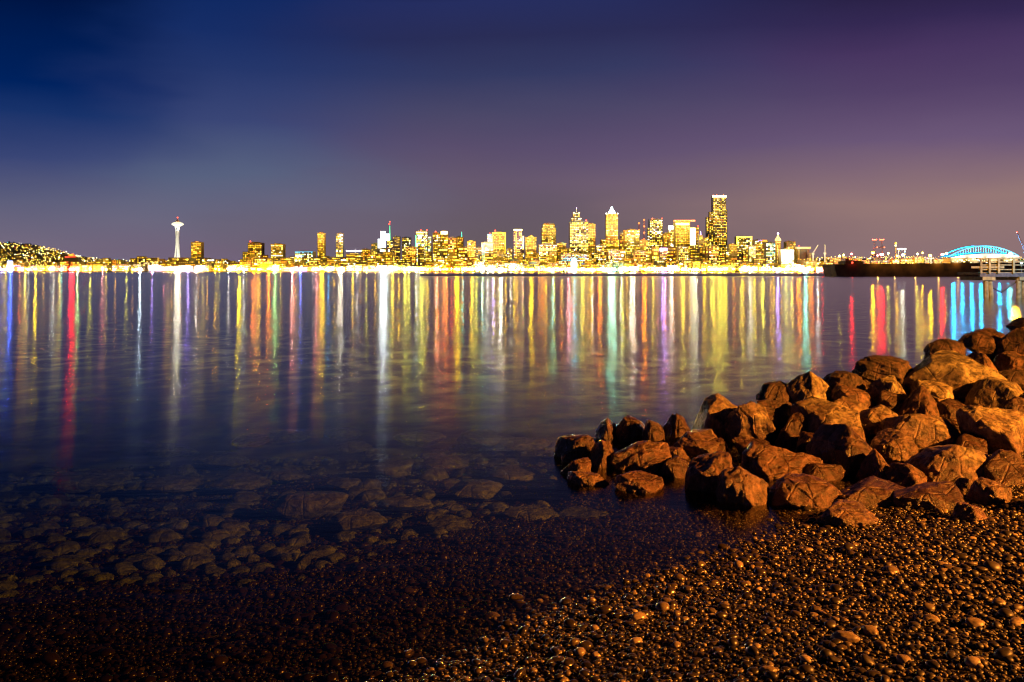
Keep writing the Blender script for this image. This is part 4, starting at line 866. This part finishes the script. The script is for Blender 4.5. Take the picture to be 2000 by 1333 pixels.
# blue-white pier lamp cluster far left, blue roofs
o = empty('pier_terminal', (wx(18, 3497), 3497, 3), 'small pier terminal glowing blue white at the far left', 'building')
part_box(o, 'wall', 12, 26, 521, 530, 3497, 12, WALL['grey']); part_box(o, 'lit_sign', 14, 24, 510, 518, 3498, 4, emat('blue_white_sign', (.35, .5, 1), 5, 'FRONT_BACK')); part_box(o, 'red_band', 13, 40, 518.5, 520, 3496, 2, GM['red'])
o = empty('aquarium_pier', (wx(1045, 3490), 3490, 3), 'long low pier shed with a blue lit roof left of the ferris wheel', 'building')
p = o.location; u = 3490 / F
MB().box(-25 * u, 25 * u, 0, 20, 0, 5).build('wall', WALL['white'], o)
MB().prism([(-27 * u, 5.02), (27 * u, 5.02), (24 * u, 11), (-22 * u, 11)], -1, 21).build('roof', emat('blue_roof_glow', (.02, .18, .6), 1.0), o)
for k in range(10): win(o, (-22 + 4.9 * k) * u, -.3, 2.8, 6.5, .7, 2.2, 'cyan' if k % 3 else 'white')
for i, (px, w) in enumerate(((622, 9), (636, 8), (648, 8), (660, 9))):
    o = empty('cruise_pier_canopy', (wx(px, 3489), 3489, 3), place(px, 'turquoise lit peaked pier canopy'), 'canopy', 'turquoise lit canopies'); u = 3489 / F
    MB().prism([(-w * u / 2, 4), (w * u / 2, 4), (0, 12)], 0, 10).build('canopy', emat('turq_canopy', (.03, .75, .8), 1.6), o)
    MB().bar((-w * u / 2 + 1, 1, 0), (-w * u / 2 + 1, 1, 4), .4, 5).build('post', M_STEEL, o); MB().bar((w * u / 2 - 1, 1, 0), (w * u / 2 - 1, 1, 4), .4, 5).build('post', M_STEEL, o)

# ferris wheel
Y = 3492; o = empty('ferris_wheel', (wx(1121, Y), Y, 3), 'bright white blue ferris wheel standing on its pier', 'ferris wheel', rz=math.radians(62))
Rw = 24; hc = 27; m = MB(); m2 = MB()
for yy in (-1.6, 1.6):
    pts = [(Rw * math.cos(a), yy, hc + Rw * math.sin(a)) for a in [2 * math.pi * i / 36 for i in range(37)]]; m.path(pts, .9, 5)
m.build('rim', emat('wheel_rim_glow', (.3, .8, 1), 5, 'FRONT_BACK'), o)
for i in range(18): a = 2 * math.pi * i / 18; s_ = MB().bar((0, 0, hc), (Rw * math.cos(a), 0, hc + Rw * math.sin(a)), .5, 4).build('spoke', emat('spoke_glow', (.7, .9, 1), 3.5) if i == 0 else bpy.data.materials['spoke_glow'], o)
for sx in (-1, 1): MB().bar((sx * 12, 4, 0), (0, 2, hc), 1.0, 5).build('leg', M_WHITE, o); MB().bar((sx * 12, -4, 0), (0, -2, hc), 1.0, 5).build('leg', M_WHITE, o)
MB().bar((0, -3, hc), (0, 3, hc), 2.6, 12).build('hub', E_WHT, o)
for i in range(18): a = 2 * math.pi * (i + .5) / 18; MB().box(-1.4, 1.4, -1.2, 1.2, -2.6, 0).build('gondola', M_WHITE, o).location = (Rw * math.cos(a), 0, hc + Rw * math.sin(a))

# gold lit shed, crane booms, harbour cranes
Y = 3760; o = empty('warehouse', (wx(1570, Y), Y, wz(505, Y)), 'open shed with a gold lit roof right of the domed tower', 'building')
part_box(o, 'wall', 1558, 1562, 486, 505, Y, 20, WALL['gold']); part_box(o, 'wall', 1577, 1581, 487, 505, Y, 20, WALL['brown']); part_box(o, 'roof', 1556, 1584, 482.5, 486.5, Y - 1, 24, emat('gold_lit_roof', (1, .6, .08), 1.0)); part_box(o, 'back_wall', 1562, 1577, 487, 505, Y + 10, 8, WALL['dark']); beacon(o, 1560, 481, Y, 2.4)  # roof glows by itself in place of the yellow light on it
def crane_boom(px0, py0, px1, py1, Y, mat, lab, tip=None, w=2.0):
    x0, z0, x1, z1 = wx(px0, Y), wz(py0, Y), wx(px1, Y), wz(py1, Y); zg = float(far_z(np.array([x0]), np.array([Y]))[0])
    o = empty('crane', (x0, Y, zg), lab, 'crane', 'harbour cranes'); d = Vector((x1 - x0, 0, z1 - z0)); nrm = Vector((-d.z, 0, d.x)).normalized() * w; a = Vector((0, 0, z0 - zg)); m = MB()
    for off in (nrm, -nrm): m.bar(a + off, a + d + off * .4, .7, 5)
    K = 9
    for k in range(K): t0, t1 = k / K, (k + 1) / K; m.bar(a + d * t0 + nrm * (1 - .6 * t0) * (1 if k % 2 else -1), a + d * t1 + nrm * (1 - .6 * t1) * (-1 if k % 2 else 1), .4, 4)
    m.build('boom', mat, o); m = MB(); m.box(-4, 4, -4, 4, max(0, z0 - zg - 6), z0 - zg + 1); m.build('cab', mat, o)
    if z0 - zg > 6: MB().box(-2, 2, -2, 2, 0, z0 - zg - 6).build('mast', mat, o)
    if tip: beacon(o, px1, py1, Y, 2.6, tip, 'boom_lamp')
    return o
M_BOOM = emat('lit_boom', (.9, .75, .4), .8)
crane_boom(1588, 495, 1598, 478.5, 3700, M_BOOM, 'pale leaning crane boom right of the gold lit shed')
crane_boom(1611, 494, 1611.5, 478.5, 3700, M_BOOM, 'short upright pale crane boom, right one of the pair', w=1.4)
crane_boom(2003, 492, 1986, 454, 3300, pmat('pink_crane', (.5, .16, .16), .6), 'pinkish red crane boom leaning in at the right edge', E_RED, 3.0)
point('crane_fill_light', (wx(1992, 3300), 3265, 40), (1, .4, .4), 4e4, 3)  # added pink light for the crane boom, no work lamp there
for px, lab in ((1708, 'left of the twin dark harbour cranes with red topped towers'), (1722, 'right of the twin dark harbour cranes with red topped towers')):
    Y = 3800; x = wx(px, Y); zg = float(far_z(np.array([x]), np.array([Y]))[0]); o = empty('harbour_crane', (x, Y, zg), lab, 'crane', 'harbour cranes'); z = lambda q: wz(q, Y) - zg; m = MB()
    for sx in (-1, 1): m.bar((sx * 3.4, 0, 0), (sx * 2.0, 0, z(469)), .9, 5)
    m.build('tower', M_REDSTEEL, o); m = MB()
    for k in range(8): zk = z(500) + (z(470) - z(500)) * k / 8; m.bar((-3, 0, zk), (3, 0, zk + 6), .5, 4)
    m.build('bracing', M_REDSTEEL, o)
    MB().box(-8, 8, -2, 2, z(470), z(467.5)).build('top_beam', E_ORR, o); MB().box(-2 if px < 1715 else -12, 14 if px < 1715 else 6, -2, 2, z(485), z(482.5)).build('cross_beam', M_REDSTEEL, o)
    beacon(o, px - 4, 468, Y, 2.2); beacon(o, px + 4, 468, Y, 2.2); beacon(o, px + 5, 483.5, Y, 3.4, E_ORR, 'warning_lamp')
    MB().box(-9, 9, -6, 6, z(503), z(497)).build('base', M_STEEL, o)
Y = 3700; x = wx(1760, Y); zg = float(far_z(np.array([x]), np.array([Y]))[0]); o = empty('gantry_crane', (x, Y, zg), 'white topped gantry crane with an amber lit post on its left', 'crane', 'harbour cranes'); z = lambda q: wz(q, Y) - zg; xx = lambda q: wx(q, Y) - x
MB().box(xx(1753), xx(1769), -4, 4, z(488), z(485.5)).build('top_beam', GM['white'], o)
for q in (1755, 1767): MB().box(xx(q) - 1.4, xx(q) + 1.4, -2, 2, 0, z(488)).build('leg', M_WHITE, o)
MB().bar((xx(1749.5), 0, 0), (xx(1749.5), 0, z(474)), 2.0, 6).build('post', WALL['gold'], o); beacon(o, 1749.5, 475.5, Y, 5, GM['gold'], 'post_lamp'); beacon(o, 1749, 480, Y, 4, GM['pale'], 'post_lamp'); MB().box(xx(1758), xx(1762), -3, 3, z(495), z(489)).build('trolley', M_STEEL, o)

# arched stadium
Y = 3300; x = wx(1922, Y); u = Y / F; o = empty('stadium', (x, Y, wz(516, Y)), 'stadium with a blue lit arched roof truss beyond the pier', 'stadium'); zb = o.location.z; z = lambda q: wz(q, Y) - zb; xx = lambda q: wx(q, Y) - x
def arcp(x0, x1, yb0, yb1, yt, n=28, yy=0):
    pts = []
    for i in range(n + 1):
        t = i / n; s_ = 4 * t * (1 - t); pts.append((xx(x0 + (x1 - x0) * t), yy, z(yb0 + (yb1 - yb0) * t + (yt - (yb0 + yb1) / 2) * s_)))
    return pts
up = arcp(1852, 1990, 502, 500, 480.5); lo = arcp(1852, 1990, 502.5, 500.5, 494.5)
for yy, nm in ((0, 'front'), (60, 'rear')):
    MB().path([(a, yy, c) for a, _, c in up], 1.7, 6).build('upper_chord', E_CYL if yy == 0 else E_CY, o); MB().path([(a, yy, c) for a, _, c in lo], 1.2, 6).build('lower_chord', E_CY, o)
for i in range(2, 27): MB().bar((up[i][0], 0, up[i][2]), (lo[i][0], 0, lo[i][2]), 1.0, 5).build('strut', E_CY if i % 3 else E_CYL, o)
m = MB(); nn = len(lo)
for i in range(nn - 1):
    a, b2 = lo[i], lo[i + 1]; m.V += [(a[0], 1.5, a[2]), (b2[0], 1.5, b2[2]), (b2[0], 70, b2[2] + 4), (a[0], 70, a[2] + 4), (a[0], 1.5, a[2] - 3), (b2[0], 1.5, b2[2] - 3)]; k = len(m.V) - 6; m.F += [(k, k + 1, k + 2, k + 3), (k + 4, k + 5, k + 1, k)]
m.build('roof_deck', pmat('blue_lit_deck', (.03, .09, .14), .6), o)
MB().prism([(xx(1850), z(504.5)), (xx(1992), z(503)), (xx(1984), z(499)), (xx(1955), z(496.5)), (xx(1920), z(495.8)), (xx(1880), z(498.5))], -6, 1).build('fascia', pmat('cream_fascia', (.75, .65, .5), .7), o)
MB().box(xx(1858), xx(1990), 4, 66, 0, z(504)).build('stand_wall', WALL['tan'], o)
for k in range(28): win(o, xx(1862 + 4.4 * k), 3.2, z(rnd.uniform(506, 513)), rnd.uniform(3, 7), 1, rnd.uniform(2, 4), rnd.choice(['pale', 'warm', 'white', 'pale']))
for px in (1870, 1905, 1940, 1975): spot('stadium_floodlight', (wx(px, Y), Y - 45, zb + 2), (wx(px, Y), Y, zb + 35), (.9, .85, .7), 4e5, 80, .6, 1)
for px in (1866, 1884, 1902, 1920, 1938, 1956, 1974): point('arch_blue_light', (wx(px, Y), Y + 14, wz(490, Y)), (.0, .42, 1), 1.1e6, 4)

# ---------------------------------------------------------------- conifers on the left hilltop
M_FOL = pmat('dark_needles', (0.05, 0.055, 0.035), .9, 0, .4, .5); M_BARK = pmat('bark', (.08, .06, .04), .9)
def conifer_mesh(seed):
    r = random.Random(seed); V, Fc = [], []
    for k in range(170):
        t = r.random() ** .8; h = .12 + .88 * t; R = .34 * (1 - t) + .03; a = r.uniform(0, 6.28); rr = R * r.uniform(.3, 1.1); c = Vector((rr * math.cos(a), rr * math.sin(a), h)); s_ = r.uniform(.05, .11)
        d = Vector((math.cos(a), math.sin(a), -.5)) * s_ * 1.4; e = Vector((-math.sin(a), math.cos(a), r.uniform(-.3, .3))) * s_ * .8; b = len(V); V += [tuple(c - e), tuple(c + e), tuple(c + d), tuple(c - d * .4 + Vector((0, 0, s_)))]; Fc += [(b, b + 1, b + 2), (b, b + 1, b + 3), (b + 1, b + 2, b + 3), (b, b + 2, b + 3)]
    return mesh('crown', V, Fc)
def round_mesh(seed):
    r = random.Random(seed); V, Fc = [], []
    for k in range(190):
        c = Vector((r.gauss(0, .22), r.gauss(0, .22), .6 + r.gauss(0, .17))); s_ = r.uniform(.05, .1); n_ = Vector((r.gauss(0, 1), r.gauss(0, 1), r.gauss(0, 1))).normalized(); e = n_.orthogonal().normalized() * s_; f = n_.cross(e); b = len(V); V += [tuple(c - e), tuple(c + f), tuple(c + e), tuple(c - f)]; Fc.append((b, b + 1, b + 2, b + 3))
    return mesh('crown', V, Fc)
CR = [conifer_mesh(1), conifer_mesh(2), round_mesh(3), round_mesh(4)]
for m in CR: m.materials.append(M_FOL)
TRK = mesh('trunk', *(lambda m: (m.V, m.F))(MB().bar((0, 0, -.05), (0, 0, .7), .03, 6, .01))); TRK.materials.append(M_BARK)
TREES = [(-6,476,7),(2,476,8),(8,475,7),(14,474,9),(18,472,12),(22,475,8),(27,473,11),(33,475,9),(38,477,6),(44,476,7),(50,476.5,7),(55,476,8),(60,476,8),(66,478,7),(71,480,7),(77,482,6),(83,483,8),(90,487,6),(97,489,6),(104,490,7),(110,490,8),(117,491,8),(123,493,7),(150,499,5),(156,501,5),(166,503,5)]
for i, (px, top, hp) in enumerate(TREES):
    Y = 4420; x = wx(px, Y); zt = wz(top, Y); zg = float(far_z(np.array([x]), np.array([Y]))[0]) - 2; hh = max(zt - zg, hp * 2.4)
    con = hp >= 9 or i % 4 == 0
    o = empty('conifer_tree' if con else 'broadleaf_tree', (x, Y, zt - hh), f"dark {'pointed conifer' if con else 'rounded tree'} on the hill crest, {ORD[i % 13]} {'from the left edge' if i < 13 else 'before the red dome'}", 'tree', 'trees on the left hill crest')
    c_ = link('crown', CR[(i % 2) + (0 if con else 2)], None, o); c_.scale = (hh * (.8 if con else 1.5), hh * .8, hh); t_ = link('trunk', TRK, None, o); t_.scale = (hh, hh, hh)

# ---------------------------------------------------------------- moored barge on the right
Y = 400; M_HULL = pmat('rusty_hull', (0.16, 0.085, 0.03), .75, 0, .6, .25)
x0, x1 = wx(1630, Y), wx(2300, Y); xm = (x0 + x1) / 2; o = empty('barge', (xm, Y, 0), 'long dark rusty barge moored low on the right of the bay', 'barge')
zt = wz(515, Y); X = lambda px: wx(px, Y) - xm
MB().prism([(X(1637), -1), (x1 - xm, -1), (x1 - xm, zt + .4), (X(1690), zt), (X(1631), zt - .3), (X(1630), zt - 1.6), (X(1632), zt - 3.4)], 0, 16).build('hull', M_HULL, o)
m = MB()
for k in range(50): m.bar((X(1640) + 3 * k, .15, 0), (X(1640) + 3 * k, .15, zt - .2), .12, 5)
m.build('fender_ribs', M_HULL, o)
MB().box(X(1656), X(1692), 3, 12, zt - .1, zt + 1.1).build('deck_house', M_HULL, o); MB().box(X(1658), X(1665), 4, 10, zt + 1.1, zt + 2.2).build('wheelhouse', M_REDSTEEL, o)
beacon(o, 1663, 513.5, Y, .42, E_RED, 'deck_lamp')
m = MB()
for k in range(40): m.bar((X(1700) + 3.2 * k, .4, zt), (X(1700) + 3.2 * k, .4, zt + 1.0), .05, 4)
m.bar((X(1700), .4, zt + 1.0), (X(1700) + 125, .4, zt + 1.0), .05, 4); m.build('railing', M_STEEL, o)
for px in (1712, 1745, 1785, 1830, 1868): point('barge_glare_light', (wx(px, Y), Y - 1.6, zt + 1.6), (1, .5, .08), 420, .15)  # added amber lights that put the city's glare on the hull top
point('barge_red_light', (wx(1664, Y), Y - 1.2, zt + .3), (1, .04, .02), 300, .15)

# ---------------------------------------------------------------- timber fishing pier at the right
Y = 70; M_WOOD = pmat('weathered_timber', (0.36, 0.24, 0.08), .8, 0, .45, 4); M_WOODD = pmat('tarred_timber', (0.10, 0.07, 0.05), .7, 0, .5, 4)
x0 = wx(1911, Y); o = empty('fishing_pier', (x0, Y, 0), 'timber fishing pier on piles with a rail fence at the right edge', 'pier'); X = lambda px: wx(px, Y) - x0; Z = lambda py: wz(py, Y)
MB().box(X(1914), X(2300), .2, 3.6, Z(537), Z(532)).build('deck', M_WOOD, o)
MB().box(X(1914), X(2300), 0, .2, Z(541), Z(533)).build('edge_beam', M_WOODD, o)
for y0_, y1_ in ((510.5, 512.8), (517, 519), (526, 528)): MB().box(X(1912), X(2300), -.02, .05, Z(y1_), Z(y0_)).build('rail', M_WOOD, o)
MB().box(X(1908), X(2300), -.06, .14, Z(506.5), Z(504.5)).build('top_rail', M_WOOD, o)
for q in (1914.5, 1931, 1949, 1978, 2010, 2040, 2070): MB().box(X(q - 1.9), X(q + 1.9), -.18, -.06, Z(534.5), Z(505.5)).build('rail_post', M_WOOD, o)
MB().box(X(1895.5), X(1960), -.12, -.03, Z(524.5), Z(520.5)).build('guard_board', M_WOOD, o)
for q0, q1 in ((1918, 1943), (1990, 2012)): MB().box(X(q0), X(q1), -.1, 3.4, Z(548), Z(541)).build('pile_cap', M_WOOD, o)
for (a, b2, yy, mt) in ((1928, 1929, .2, M_WOOD), (1936, 1944.5, .25, M_WOOD), (1962, 1962, 2.4, M_WOODD), (1993, 1993, .2, M_WOOD), (2004, 2008, .3, M_WOOD)): MB().bar((X(b2), yy, -2.6), (X(a), yy, Z(545)), .2, 10, .18).build('pile', mt, o)
for px_, col, pw, dy in ((1924, (1, .50, .01), 1500, -4.5), (1990, (.08, .42, 1), 1700, -4)): point('pier_lamp_light', (wx(px_, Y), Y + dy, 3.6 if px_ < 1950 else 3.2), col, pw, .15)
for (a, b_, za, zb_) in ((1928, 1962, 552, 572), (1962, 1993, 572, 550), (1993, 2040, 552, 574)): MB().bar((X(a), .5, Z(za)), (X(b_), .5, Z(zb_)), .07, 6).build('brace', M_WOODD, o)
# pier lamp
o2 = empty('pier_lantern', (wx(1998, 71), 71.2, Z(532)), 'cold white lantern on a short post at the right end of the pier', 'lamp')
MB().bar((0, 0, 0), (0, 0, .62), .05, 8).build('post', M_STEEL, o2); V, T = ICO[2]; q = link('lantern', mesh_np('lantern', V * .1, T), emat('lantern_glow', (.35, .8, 1), 4, 'FRONT_BACK'), o2); q.location = (0, 0, .72)
